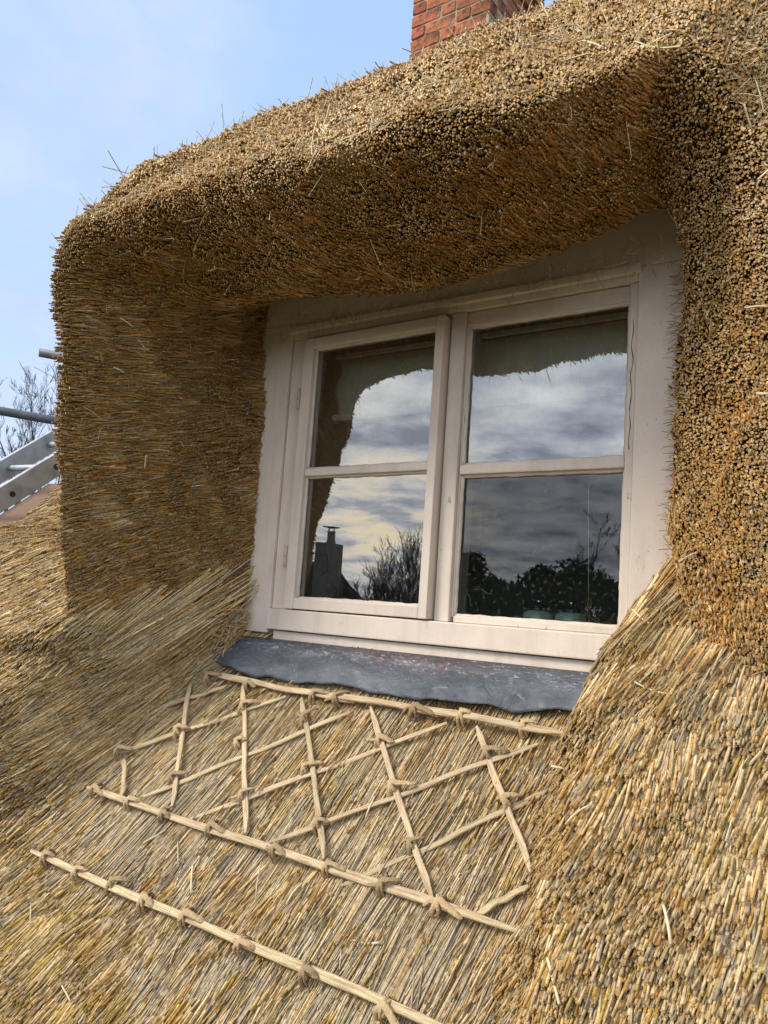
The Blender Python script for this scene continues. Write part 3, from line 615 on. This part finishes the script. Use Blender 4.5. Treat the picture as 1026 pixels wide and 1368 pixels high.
# ================================================================== CHIMNEY
chim = tag(empty('chimney', (-.9, 2.5, 3.0)), 'red brick chimney stack rising behind the thatched ridge', 'chimney')
def in_chim(o): o.parent = chim; o.matrix_parent_inverse = Matrix.Translation((.9, -2.5, -3.0)); return o
cx0, cx1, cy0, cy1 = -1.185, -.605, 2.2, 2.85; cz0, gauge, bh = 2.296, .088, .076
in_chim(boxo('mortar_core', (cx0 + .008, cx1 - .008, cy0 + .008, cy1 - .008, cz0, cz0 + 2.204), MORTAR, None, 0))
def brick_mesh(lx, ly):
    bm = bmesh.new(); box(bm, -lx / 2, lx / 2, -ly / 2, ly / 2, -bh / 2, bh / 2, bev=.007, seg=2, wob=.004); me = bpy.data.meshes.new('brick'); bm.to_mesh(me); bm.free(); me.materials.append(BRICK); return me
ST = [brick_mesh(.215, .102) for _ in range(3)]; HD = [brick_mesh(.102, .215) for _ in range(3)]
def course(k, grow=0.0, z=None):
    x0, x1, y0, y1 = cx0 - grow, cx1 + grow, cy0 - grow, cy1 + grow; z = cz0 + gauge * (k + .5)
    def run(lx, fixed, along, a0, a1, start):
        p = a0; i = start
        while p < a1 - .03:
            ln = (.215, .102)[i % 2]; e = min(p + ln, a1); s_ = e - p
            me = random.choice(ST if (along == 'x') == (ln > .15) else HD) if along == 'x' else random.choice(HD if ln > .15 else ST)
            o = bpy.data.objects.new('brick', me); COL.objects.link(o)
            dp = ((.2145 if me in HD else .102) if along == 'x' else (.2145 if me in ST else .102)) / 2; sg = 1 if fixed < (cy0 + .3 if along == 'x' else cx0 + .2) else -1
            fx = fixed + sg * dp
            if along == 'x': o.location = ((p + e) / 2, fx, z); o.scale = (s_ / ln, 1, 1)
            else: o.location = (fx, (p + e) / 2, z); o.scale = (1, s_ / ln, 1)
            # keep each brick's depth into the wall constant
            o.location[1 if along == 'x' else 0] += random.uniform(-.003, .003); in_chim(o); p = e + .011; i += 1
    # front / side faces; headers are deep, stretchers shallow
    run(0, y0, 'x', x0, x1, k); run(0, x1, 'y', y0 + (.226 if k % 2 else .113), y1, k + 1)
    run(0, x0, 'y', y0 + (.113 if not k % 2 else .226), y1, k)
for k in range(25):
    course(k, {21: .022, 22: .045, 23: .045, 24: .022}.get(k, 0.0))
# the short sides of the header bricks need their depth flush: trim by the core behind them
in_chim(boxo('flaunching', (cx0 + .03, cx1 - .03, cy0 + .03, cy1 - .03, cz0 + 2.204, cz0 + 2.264), MORTAR, None, .02))

# ================================================================== WINDOW
win = tag(empty('dormer_window', (.53, .02, 0)), 'cream painted two-light casement window set deep under the thatched hood', 'window')
win['kind'] = 'thing'
def in_win(o, p=None):
    if p is None: o.parent = win; o.matrix_parent_inverse = Matrix.Translation((-.53, -.02, 0))
    else: o.parent = p; o.matrix_parent_inverse = Matrix.Translation((-.53, -.02, 0)) if False else p.matrix_world.inverted()
    return o
def bx(name, d, m=PAINT, bev=.003, parent=None, seg=2):
    """box whose object origin is its own centre"""
    c = Vector(((d[0] + d[1]) / 2, (d[2] + d[3]) / 2, (d[4] + d[5]) / 2)); hx, hy, hz_ = (d[1] - d[0]) / 2, (d[3] - d[2]) / 2, (d[5] - d[4]) / 2
    bm = bmesh.new(); box(bm, -hx, hx, -hy, hy, -hz_, hz_, bev=bev, seg=seg); o = bm_obj(name, bm, m); o.location = c
    bpy.context.view_layer.update() if parent is not None else None
    return in_win(o, parent)
bpy.context.view_layer.update()
bx('casing_board', (-.17, -.003, -.002, .03, -.012, .921))
bx('casing_board', (1.0675, 1.26, -.002, .03, -.06, .921))
bx('casing_board', (-.17, 1.26, -.0035, .03, .9215, 1.16))
fr = bx('head_rail', (-.0015, 1.066, .004, .10, .888, .9205), bev=.005)
bx('jamb', (-.0015, .054, .008, .10, .0607, .8875), bev=.003); 
bx('jamb', (1.046, 1.0665, .006, .10, .0607, .8875), WORN, bev=.003)
bx('mullion', (.5625, .606, .004, .10, .0607, .8875), WORN, bev=.004)
bx('sill', (-.0015, 1.0665, -.016, .10, .0, .0605), bev=.004)
bx('sub_sill', (.02, 1.10, -.002, .08, -.030, -.003), PAINT, bev=.003)
# raised moulding round the head
bx('head_moulding', (-.012, 1.078, -.013, .003, .905, .928), bev=.005)
# opening casement on the left, slightly ajar
cas = bx('casement', (.0605, .0985, -.014, .028, .0635, .8775), bev=.003)          # hanging stile
me = cas.data; bm = bmesh.new(); bm.from_mesh(me); c0 = Vector(cas.location)
for q in ((.5305, .5565, -.014, .028, .0635, .8775), (.0992, .5298, -.0135, .0275, .8455, .8770), (.0992, .5298, -.0135, .0275, .0640, .0960)):
    box(bm, q[0] - c0.x, q[1] - c0.x, q[2] - c0.y, q[3] - c0.y, q[4] - c0.z, q[5] - c0.z, bev=.003)
bm.to_mesh(me); bm.free()
bpy.context.view_layer.update()
bx('glazing_bar', (.0992, .5298, -.010, .022, .4545, .4755), PAINT, .004, cas)
def pane(x0, x1, z0, z1, y, m, parent):
    c = Vector(((x0 + x1) / 2, y, (z0 + z1) / 2)); hx, hz_ = (x1 - x0) / 2, (z1 - z0) / 2; nn_ = 6
    V = [(-hx + 2 * hx * i / nn_, 0, -hz_ + 2 * hz_ * j / nn_) for j in range(nn_ + 1) for i in range(nn_ + 1)]
    F = [(j * 7 + i, j * 7 + i + 1, (j + 1) * 7 + i + 1, (j + 1) * 7 + i) for j in range(nn_) for i in range(nn_)]
    o = mesh_obj('pane', V, F, m, None, True); o.location = c; bpy.context.view_layer.update(); return in_win(o, parent)
pane(.096, .533, .4750, .8480, .010, GLASS, cas); pane(.096, .533, .0940, .4550, .010, GLASS, cas)
def putty(x0, x1, z0, z1, y, parent, r=.0055):
    lst = []
    for a, b in (((x0, z0), (x1, z0)), ((x1, z0), (x1, z1)), ((x1, z1), (x0, z1)), ((x0, z1), (x0, z0))):
        k = 24; lst.append(tube([(a[0] + (b[0] - a[0]) * i / k + random.uniform(-.0006, .0006), y + random.uniform(-.0006, .0006), a[1] + (b[1] - a[1]) * i / k + random.uniform(-.0008, .0008)) for i in range(k + 1)], [r * random.uniform(.85, 1.12) for _ in range(k + 1)], 6))
    o = tubes_obj('putty', lst, WORN); bpy.context.view_layer.update(); return in_win(o, parent)
putty(.099, .5300, .4770, .8450, .0055, cas); putty(.099, .5300, .0965, .4530, .0055, cas)
for z in (.69, .215):
    V, F = tube([(0, 0, -.032), (0, 0, -.011), (0, 0, -.0105), (0, 0, .0105), (0, 0, .011), (0, 0, .032)], .0058, 8)
    o = mesh_obj('hinge', V, F, RUST, None, True); o.location = (.0575, -.017, z); bpy.context.view_layer.update(); in_win(o, cas)
fix = bx('fixed_light', (.6065, .6120, .016, .05, .0740, .8850), WORN, bev=.0015)
me = fix.data; bm = bmesh.new(); bm.from_mesh(me); c0 = Vector(fix.location)
for q in ((.6130, 1.0450, .014, .05, .8480, .8860), (.6130, 1.0450, .016, .05, .0610, .0770)):
    box(bm, q[0] - c0.x, q[1] - c0.x, q[2] - c0.y, q[3] - c0.y, q[4] - c0.z, q[5] - c0.z, bev=.002)
bm.to_mesh(me); bm.free(); bpy.context.view_layer.update()
bx('glazing_bar', (.6125, 1.0455, .006, .045, .4440, .4690), WORN, .004, fix)
pane(.610, 1.048, .4700, .8500, .030, GLASS, fix); o = pane(.610, 1.048, .0720, .4430, .030, GLASS_DARK, fix)
o['label'] = 'lower right pane, darker glass than the others'
putty(.6135, 1.0440, .4710, .8465, .024, fix, .0065); putty(.6135, 1.0440, .0775, .4420, .024, fix, .0065)
# crack in the paint of the right jamb
pts = [(1.0560 + .0022 * math.sin(i * 1.3) + random.uniform(-.001, .001), .0055, .80 - .0165 * i) for i in range(20)]
V, F = tube(pts, [.0004 + .0011 * abs(math.sin(i * .9)) for i in range(20)], 4); in_win(mesh_obj('paint_crack', V, F, mat('bare_wood_crack', (.16, .10, .06), .9)))
win_small = mat('bare_wood', (.30, .20, .12), .9)
# ajar: turn the casement about its hinge side
bpy.context.view_layer.update()
piv = Matrix.Translation((.0605, .028, 0)); cas.matrix_world = piv @ Matrix.Rotation(R_(-1.1), 4, 'Z') @ piv.inverted() @ cas.matrix_world

# ================================================================== LEAD FLASHING
nx, ny = 90, 14; V = []; F = []
lowx = [-.16, -.098, -.04, .04, .15, .28, .40, .47, .56, .668, .80, .9, 1.0, 1.12]; lowu = [.060, .082, .100, .114, .110, .1063, .104, .1028, .112, .1072, .099, .092, .083, .07]
for i in range(nx + 1):
    x = -.135 + 1.24 * i / nx; ue = float(np.interp(x, lowx, lowu)) + .0030 * math.sin(x * 31) + .0015 * math.sin(x * 83 + 1)
    for j in range(ny + 1):
        f = j / ny; u = -.004 + (ue + .004) * f
        p = mnoise.noise(Vector((x * 6, f * 1.6, 0))); p2 = mnoise.noise(Vector((x * 17, f * 3, 5)))
        hgt = .024 + .004 * math.sin(f * 3.1) + .008 * p + .004 * p2 + .005 * f * math.sin(x * 19 + 1.2) + .004 * f * f * math.sin(x * 47 + 2) - (.004 * f ** 6) 
        q = OV + DV * u + NV * hgt; y_, z_ = q[1], q[2]
        if j == 0: z_ = -.028; y_ = -.012
        if j == 1: y_ -= .004
        V.append((x, y_, z_))
for i in range(nx):
    for j in range(ny): F.append((i * (ny + 1) + j, i * (ny + 1) + j + 1, (i + 1) * (ny + 1) + j + 1, (i + 1) * (ny + 1) + j))
fl = mesh_obj('lead_flashing', V, F, LEAD, None, True); so = fl.modifiers.new('thick', 'SOLIDIFY'); so.thickness = .0018; so.offset = 0
tag(fl, 'dull blue grey lead flashing sheet with wavy lower edge below the window sill', 'flashing')

# ================================================================== ROOM BEHIND THE GLASS
def inward(name, x0, x1, y0, y1, z0, z1, m, skip_front=True):
    V = [(x0, y0, z0), (x1, y0, z0), (x1, y1, z0), (x0, y1, z0), (x0, y0, z1), (x1, y0, z1), (x1, y1, z1), (x0, y1, z1)]
    F = [(0, 1, 2, 3), (7, 6, 5, 4), (3, 2, 6, 7), (0, 3, 7, 4), (2, 1, 5, 6)]
    return mesh_obj(name, V, F, m)
rv = inward('window_reveal', -.02, 1.10, .101, .34, .040, .955, ROOM); 
me = rv.data; bm = bmesh.new(); bm.from_mesh(me); bm.faces.ensure_lookup_table(); bmesh.ops.delete(bm, geom=[bm.faces[2]], context='FACES_ONLY'); bm.to_mesh(me); bm.free(); tag(rv, kind='structure')
V = [(-1.2, .341, -1.2), (2.3, .341, -1.2), (2.3, 3.6, -1.2), (-1.2, 3.6, -1.2), (-1.2, .341, 1.3), (2.3, .341, 1.3), (2.3, 3.6, 1.3), (-1.2, 3.6, 1.3)]
rm = mesh_obj('room_walls', V, [(0, 1, 2, 3), (7, 6, 5, 4), (3, 2, 6, 7), (0, 3, 7, 4), (2, 1, 5, 6)], ROOM); tag(rm, kind='structure')
fw = bmesh.new()
for d_ in ((-1.2, -.021, .3415, .38, -1.2, 1.3), (1.101, 2.3, .3415, .38, -1.2, 1.3), (-.0205, 1.1005, .3415, .38, -1.2, .0395), (-.0205, 1.1005, .3415, .38, .9555, 1.3)): box(fw, *d_)
o = bm_obj('window_wall', fw, ROOM); tag(o, kind='structure')
# blind: dark rail and gathered cloth
bl = tag(empty('window_blind', (.55, .17, .88)), 'off-white fabric blind pulled up at the top inside the window', 'blind')
def in_bl(o): o.parent = bl; o.matrix_parent_inverse = Matrix.Translation((-.55, -.17, -.88)); return o
in_bl(boxo('blind_rail', (.075, 1.075, .135, .185, .868, .925), RAIL, None, .003))
in_bl(boxo('batten', (.073, 1.077, .125, .14, .855, .868), FABRIC, None, .002))
V = []; F = []; kx = 80; kz = 8
for i in range(kx + 1):
    for j in range(kz + 1):
        x = .073 + 1.0 * i / kx; z = .855 - .19 * j / kz; V.append((x, .150 + .006 * math.sin(x * 38 + math.sin(x * 9) * 2) * j / kz + .012 * math.sin(j * 1.1), z + .004 * math.sin(x * 27) * j / kz))
for i in range(kx):
    for j in range(kz): F.append((i * (kz + 1) + j, i * (kz + 1) + j + 1, (i + 1) * (kz + 1) + j + 1, (i + 1) * (kz + 1) + j))
o = in_bl(mesh_obj('blind_fabric', V, F, FABRIC, None, True)); so = o.modifiers.new('t', 'SOLIDIFY'); so.thickness = .003
in_bl(boxo('bottom_bar', (.068, 1.08, .135, .165, .655, .678), FABRIC, None, .006))
# cords
cd = tag(empty('blind_cord', (.16, .12, .5)), 'pull cord with dark toggle hanging inside the left pane', 'cord')
def in_cd(o): o.parent = cd; o.matrix_parent_inverse = Matrix.Translation((-.16, -.12, -.5)); return o
V, F = tube([(.185, .12, .862), (.165, .118, .70), (.140, .112, .52), (.112, .11, .34), (.108, .11, .235)], .0012, 5); in_cd(mesh_obj('string', V, F, CORD, None, True))
V, F = tube([(.108, .11, .236), (.108, .11, .232), (.108, .11, .215), (.109, .11, .19), (.109, .11, .178), (.109, .11, .175)], [.002, .006, .0075, .0095, .010, .004], 10); in_cd(mesh_obj('toggle', V, F, DARK, None, True))
tw = tag(empty('twine', (.94, .085, .1)), 'knotted twine dangling inside the lower right pane', 'string')
def in_tw(o): o.parent = tw; o.matrix_parent_inverse = Matrix.Translation((-.94, -.085, -.1)); return o
V, F = tube([(.936, .08, .42), (.938, .08, .34), (.944, .08, .20), (.947, .08, .142)], .0009, 5); in_tw(mesh_obj('strand', V, F, CORD, None, True))
lst = []
for k in range(5):
    pts = [(.947 + .004 * math.sin(k + i) + .004 * math.sin(i * 1.1 + k * 2), .082 + .003 * math.cos(i + k), .145 - .011 * i) for i in range(7)]
    lst.append(tube(pts, .0012, 4))
pts = [(.950 + .010 * i, .082 + .002 * math.sin(i * 2), .098 - .014 * math.sin(min(i, 3) * .5) + .002 * math.sin(i * 1.7)) for i in range(9)]; lst.append(tube(pts, .0015, 4)); lst.append(tube([(q[0], q[1] + .003, q[2] + .004 * math.sin(q[0] * 90)) for q in pts], .0013, 4))
in_tw(tubes_obj('knot', lst, mat('twine_fibre', (.26, .18, .11), .9)))
# two jars on the sill
def lathe(prof, n=24):
    V = []; F = []
    for r_, z_ in prof:
        for k in range(n): a = 2 * math.pi * k / n; V.append((r_ * math.cos(a), r_ * math.sin(a), z_))
    for i in range(len(prof) - 1):
        for k in range(n): F.append((i * n + k, i * n + (k + 1) % n, (i + 1) * n + (k + 1) % n, (i + 1) * n + k))
    F.append(tuple(range(n))[::-1]); F.append(tuple(range((len(prof) - 1) * n, len(prof) * n))); return V, F
def jar(x, label):
    j = tag(empty('jar', (x, .15, .0415)), label, 'jar', 'squat jars on the inside sill')
    for nme, pr, mt in (('body', [(.028, 0), (.037, .006), (.0405, .025), (.0405, .050), (.037, .059), (.024, .0645)], CERAMIC),
                        ('neck', [(.0235, .0646), (.022, .070), (.0165, .078), (.013, .0835)], GREENGLASS),
                        ('knob', [(.004, .0836), (.0062, .086), (.0065, .089), (.004, .092), (.001, .0925)], CHROME)):
        V, F = lathe(pr); o = mesh_obj(nme, V, F, mt, None, True); o.parent = j
jar(.789, 'left of two squat grey-green jars with dark stopper behind the lower right pane')
jar(.877, 'right of two squat grey-green jars with dark stopper behind the lower right pane')
a = [(.620 + .0105 * math.cos(t_ * math.pi / 12), .085, .0535 + .0115 + .0105 * math.sin(t_ * math.pi / 12)) for t_ in range(25)]
V, F = tube(a, .0026, 8, False); o = mesh_obj('curtain_ring', V, F, WHITE, None, True); tag(o, 'small white ring standing in the corner of the lower right pane', 'ring')
pts = [(.600, .10, .165), (.606, .10, .150), (.604, .10, .140), (.614, .10, .128), (.616, .10, .112), (.624, .10, .104)]
pts2 = [(.616, .10, .148), (.634, .10, .150), (.648, .10, .152), (.662, .10, .142), (.676, .10, .140)]
o = tubes_obj('dry_twig', [tube(pts, .0013, 5), tube(pts2, .0011, 5)], mat('pale_twig', (.35, .36, .32), .7)); tag(o, 'pale bent twig above the white ring inside the window', 'twig')

# ================================================================== SCAFFOLD, LADDER
def pole(a, b, label):
    a, b = Vector(a), Vector(b); n = 20; c = (a + b) / 2; L_ = (b - a).length; V = []; F = []
    prof = [(.0242, -L_ / 2), (.0242, L_ / 2), (.0205, L_ / 2), (.0205, -L_ / 2)]
    for r_, z_ in prof:
        for k in range(n): an = 2 * math.pi * k / n; V.append((r_ * math.cos(an), r_ * math.sin(an), z_))
    for i in range(4):
        for k in range(n): F.append((i * n + k, i * n + (k + 1) % n, ((i + 1) % 4) * n + (k + 1) % n, ((i + 1) % 4) * n + k))
    o = mesh_obj('scaffold_pole', V, F, STEEL, None, True); o.location = c; o.rotation_euler = (b - a).to_track_quat('Z', 'Y').to_euler()
    return tag(o, label, 'pole', 'scaffold poles beyond the left cheek')
pole((-2.49, .664, 1.365), (-1.60, 2.35, 1.36), 'upper scaffold pole with open end showing, left of the hood')
pole((-3.30, -.30, 1.075), (-1.75, 1.55, .93), 'lower scaffold pole running in from the left edge behind the hood')
lad = tag(empty('ladder', (-1.5, .0, .43)), 'aluminium ladder lying up the roof slope past the left verge', 'ladder')
def in_lad(o): o.parent = lad; o.matrix_parent_inverse = Matrix.Translation((1.5, 0, -.43)); return o
la = R_(39); ld = Vector((0, math.cos(la), math.sin(la))); ln_ = Vector((0, -math.sin(la), math.cos(la)))
for x in (-1.50, -1.86):
    c = Vector((x, 0.075, .485)) + (Vector((0, .0, .0)) if x > -1.7 else Vector((0, .0, .008)))
    bm = bmesh.new()
    box(bm, -.004, .004, -1.6, 1.2, -.045, .045, bev=.001); box(bm, -.024, -.0045, -1.6, 1.2, .040, .045, bev=.001); box(bm, -.024, -.0045, -1.6, 1.2, -.045, -.040, bev=.001)
    o = bm_obj('stile', bm, ALU); o.matrix_world = Matrix.Translation(c) @ Matrix.Rotation(la, 4, 'X'); in_lad(o)
for k in range(-6, 5):
    s_ = -.063 + .235 * k + .235
    q = Vector((-1.495, .075, .485)) + ld * s_ - ln_ * .004
    V, F = tube([q + Vector((-.36, 0, .008)), q + Vector((-.0095, 0, 0))], .014, 10); in_lad(mesh_obj('rung', V, F, ALU, None, True))
    V, F = tube([q + Vector((-.0005, 0, 0)), q + Vector((.0005 + .0012, 0, 0))], .0125, 12); in_lad(mesh_obj('rung_hole_shade', V, F, DARK))  # dark disc painted in for the shade inside the hollow rung end
o = boxo('scaffold_board', (-1.75, -1.53, -.17, .32, -.016, .016), TIMBER, None, .003); o.matrix_world = Matrix.Translation((-.02, .12, .335)) @ Matrix.Rotation(la, 4, 'X')
tag(o, 'brown timber board lying under the ladder', 'board')
V = [(-3.4, -.8, -.35), (-1.72, -.8, -.35), (-1.72, .25, .38), (-3.4, .25, .38), (-3.4, 1.4, -.3), (-1.72, 1.4, -.3)]
ot = mesh_obj('outbuilding_roof', V, [(0, 1, 2, 3), (3, 2, 5, 4), (1, 5, 2), (0, 3, 4), (0, 4, 5, 1)], OLDTHATCH); tag(ot, 'dark mossy old thatch of a lower roof beyond the ladder', 'roof')

# ================================================================== TREES
def branch_tree(base, h, spread, seed, trunk_r, levels=5, nfork=3, lean=(0, 0), up=.35, first=.28, mul=.68):
    rr = random.Random(seed); T = []; Bk = []
    def grow(p, d, L_, r_, lev):
        n_ = 4 if lev < 3 else 3; pts = [Vector(p)]; dd = Vector(d)
        for i in range(n_):
            dd = (dd + Vector((rr.gauss(0, .13), rr.gauss(0, .13), rr.gauss(0.03, .08)))).normalized(); pts.append(pts[-1] + dd * L_ / n_)
        rs = [r_ * (1 - .45 * i / n_) for i in range(n_ + 1)]
        (T if lev == 0 else Bk).append(tube(pts, rs, 7 if lev < 2 else (4 if lev < 4 else 3), False))
        if lev >= levels: return
        k = nfork + (1 if rr.random() < .4 else 0) + (1 if lev >= levels - 2 else 0)
        for j in range(k):
            f = rr.uniform(.35, 1.0) if j else 1.0; ip = min(n_ - 1, int(f * n_)); q = pts[ip] + (pts[ip + 1] - pts[ip]) * (f * n_ - ip) if ip < n_ else pts[-1]
            an = rr.uniform(0, 6.28); sp = spread * rr.uniform(.5, 1.2) * (.45 if j == 0 else 1)
            nd = (dd + Vector((math.cos(an) * sp, math.sin(an) * sp, up * rr.uniform(.2, 1)))).normalized()
            grow(q, nd, L_ * mul * rr.uniform(.8, 1.15), rs[-1] * (.85 if j == 0 else .6) if lev < levels - 1 else max(.006, rs[-1] * .5), lev + 1)
    grow(base, Vector((lean[0], lean[1], 1)).normalized(), h * first, trunk_r, 0)
    return T, Bk
def bare_tree(loc, h, seed, label, group=None, name='bare_tree', cat='tree', **k):
    t = tag(empty(name, loc), label, cat, group); T, Bk = branch_tree((0, 0, 0), h, k.pop('spread', .75), seed, k.pop('tr', h * .016), **k)
    o = tubes_obj('trunk', T, BARK, t); o = tubes_obj('crown', Bk, BARK, t); return t
bare_tree((-21.7, 12.1, -3.9), 12.5, 3, 'bare winter tree with forked dark trunk just left of the hood', 'bare trees on the skyline', tr=.20, levels=6, nfork=4, up=.45, first=.5, spread=.62, mul=.55)
bare_tree((-23.8, 10.9, -3.9), 12.6, 8, 'bare winter tree cut by the left edge of the photo', 'bare trees on the skyline', tr=.20, levels=6, nfork=3, up=.5, first=.42, spread=.6, mul=.60)
bare_tree((-30, 19.0, -3.9), 11.0, 21, 'smaller bare tree farther off between the two skyline trees', 'bare trees on the skyline', tr=.16, levels=5, nfork=3, up=.4, first=.42, spread=.7, mul=.60)
def ever(loc, h, rad, seed, label, conical=False, nl=7600, ls=.125, group='dark evergreens opposite the window'):
    r2 = np.random.default_rng(seed); t = tag(empty('evergreen_tree', loc), label, 'tree', group)
    V, F = tube([(0, 0, 0), (.05, .02, h * .4), (.0, .05, h * .85)], [h * .03, h * .022, h * .008], 8); mesh_obj('trunk', V, F, BARK, t, True)
    # clumps spread through the crown, leaves round each clump
    nc = 64; u = r2.random(nc) ** .8; cz = h * (.18 + .80 * u); pr = rad * (np.sqrt(1 - u) if conical else np.sqrt(np.clip(1 - (2 * u - .8) ** 2 / 1.6, .05, 1)))
    an = r2.uniform(0, 6.28, nc); q = np.sqrt(r2.random(nc)); C_ = np.stack([np.cos(an) * pr * q, np.sin(an) * pr * q, cz], 1); cs = rad * r2.uniform(.22, .42, nc)
    k = r2.integers(0, nc, nl); dv = r2.normal(size=(nl, 3)); dv /= np.linalg.norm(dv, axis=1, keepdims=True)
    P_ = C_[k] + dv * (cs[k] * r2.uniform(.45, 1.12, nl))[:, None]; a_ = r2.normal(size=(nl, 3)); a_ /= np.linalg.norm(a_, axis=1, keepdims=True); b_ = np.cross(a_, dv); b_ /= np.linalg.norm(b_, axis=1, keepdims=True) + 1e-6
    s_ = ls * r2.uniform(.5, 1.2, nl)[:, None]; Vv = np.stack([P_ - a_ * s_, P_ + b_ * s_ * .5, P_ + a_ * s_, P_ - b_ * s_ * .5], 1).reshape(-1, 3)
    mesh_obj('crown', Vv, [(4 * i, 4 * i + 1, 4 * i + 2, 4 * i + 3) for i in range(nl)], LEAF, t); return t
# the garden opposite the window, seen as reflections in the panes
for k, (x, y, h) in enumerate([(-9.6, -12.8, 5.4), (-8.9, -13.2, 6.6), (-8.0, -13.2, 7.2), (-9.2, -12.0, 5.2)]):
    bare_tree((x, y, -3.9), h * 1.05, 40 + k, ['bare shrubby tree reflected nearest the neighbour chimney', 'second bare shrubby tree reflected in the lower left pane', 'tallest bare shrubby tree reflected in the lower left pane', 'low bare shrub reflected at the foot of the lower left pane'][k], 'bare shrubs opposite the window', tr=.09, levels=5, nfork=5, up=.9, first=.30, spread=.75, mul=.66)
for k, (x, y, h, r_) in enumerate([(-7.35, -13.5, 5.3, .8), (-10.4, -20, 5.6, 1.1), (-9.0, -19.5, 5.0, 1.2), (-8.0, -20.4, 5.3, 1.0), (-6.6, -19.6, 5.5, 1.2), (-5.6, -21, 5.0, 1.1)]):
    ever((x, y, -3.9), h, r_, 60 + k, ['dark holly reflected at the right edge of the lower left pane', 'evergreen reflected left in the lower right pane', 'broad evergreen reflected above the white ring', 'rounded evergreen reflected above the left jar', 'evergreen reflected above the right jar', 'evergreen reflected at the right edge of the lower right pane'][k])
bare_tree((-11.2, -20.5, -3.9), 7.6, 71, 'leafless tree reflected behind the evergreens on the left', 'leafless trees behind the evergreens', tr=.14, levels=6, nfork=3, up=.5, first=.4, mul=.6)
bare_tree((-7.3, -22.5, -3.9), 7.8, 72, 'leafless tree reflected above the right jar', 'leafless trees behind the evergreens', tr=.14, levels=6, nfork=3, up=.6, first=.4, mul=.6)
bare_tree((-5.6, -23.0, -3.9), 7.2, 73, 'leafless tree reflected at the far right of the panes', 'leafless trees behind the evergreens', tr=.14, levels=6, nfork=3, up=.6, first=.4, mul=.6)
# long dark hedge that closes the garden
nl = 16000; r2 = np.random.default_rng(5); x = r2.uniform(-40, 22, nl); th_ = r2.uniform(-.2, 3.3, nl)
P_ = np.stack([x, -25 + 1.2 * np.cos(th_), -3.9 + (3.3 + .35 * np.sin(x * .9) + .2 * np.sin(x * 2.7)) * np.sin(th_).clip(0, 1) * r2.uniform(.75, 1.03, nl)], 1)
a_ = nrm(r2.normal(size=(nl, 3))); b_ = nrm(np.cross(a_, nrm(r2.normal(size=(nl, 3))))); s_ = .30
Vv = np.stack([P_ - a_ * s_, P_ + b_ * s_ * .6, P_ + a_ * s_, P_ - b_ * s_ * .6], 1).reshape(-1, 3)
o = mesh_obj('hedge', Vv, [(4 * i, 4 * i + 1, 4 * i + 2, 4 * i + 3) for i in range(nl)], HEDGE); tag(o, 'long dark hedge closing the garden opposite', 'hedge', kind='stuff')

# neighbour's cottage opposite, its chimney shows in the lower left pane
OLDBRICK = mat('silhouette_brick', (.22, .17, .14), .9, .1, noise=(12, 5, (.12, .09, .075), .4, .7, (1, 1, 1)))  # brick colour darkened so the stack reads as a silhouette against the sky
nb = tag(empty('neighbour_cottage', (-11.2, -12.6, -3.9)), 'thatched cottage with cowled chimney reflected in the lower left pane', 'cottage')
def in_nb(o): o.parent = nb; o.matrix_parent_inverse = Matrix.Translation((11.2, 12.6, 3.9)); return o
in_nb(boxo('wall', (-14, -10.1, -14.6, -11.2, -3.9, -1.0), RENDER, None, 0))
V = [(-14.2, -15, -1.4), (-9.3, -15, -1.4), (-10.5, -12.6, 1.05), (-14.2, -12.6, 1.05), (-14.2, -10.8, -1.4), (-9.3, -10.8, -1.4)]
in_nb(mesh_obj('roof', V, [(0, 1, 2, 3), (3, 2, 5, 4), (1, 5, 2), (0, 3, 4), (0, 4, 5, 1)], OLDTHATCH))
cb = in_nb(boxo('chimney_stack', (-10.35, -9.95, -12.3, -11.8, .2, 1.45), OLDBRICK, None, .01))
V, F = lathe([(.11, 0), (.12, .03), (.10, .08), (.095, .26), (.11, .28)], 12); o = mesh_obj('chimney_pot', V, F, mat('clay_pot', (.25, .12, .07), .8), None, True); o.location = (-10.12, -12.05, 1.45); bpy.context.view_layer.update(); in_nb(o)
bm = bmesh.new(); box(bm, -.15, .15, -.12, .12, .36, .38)
for sx in (-.08, .08): box(bm, sx - .01, sx + .01, -.01, .01, .27, .36)
o = bm_obj('cowl', bm, DARK); o.location = (-10.12, -12.05, 1.45); bpy.context.view_layer.update(); in_nb(o)
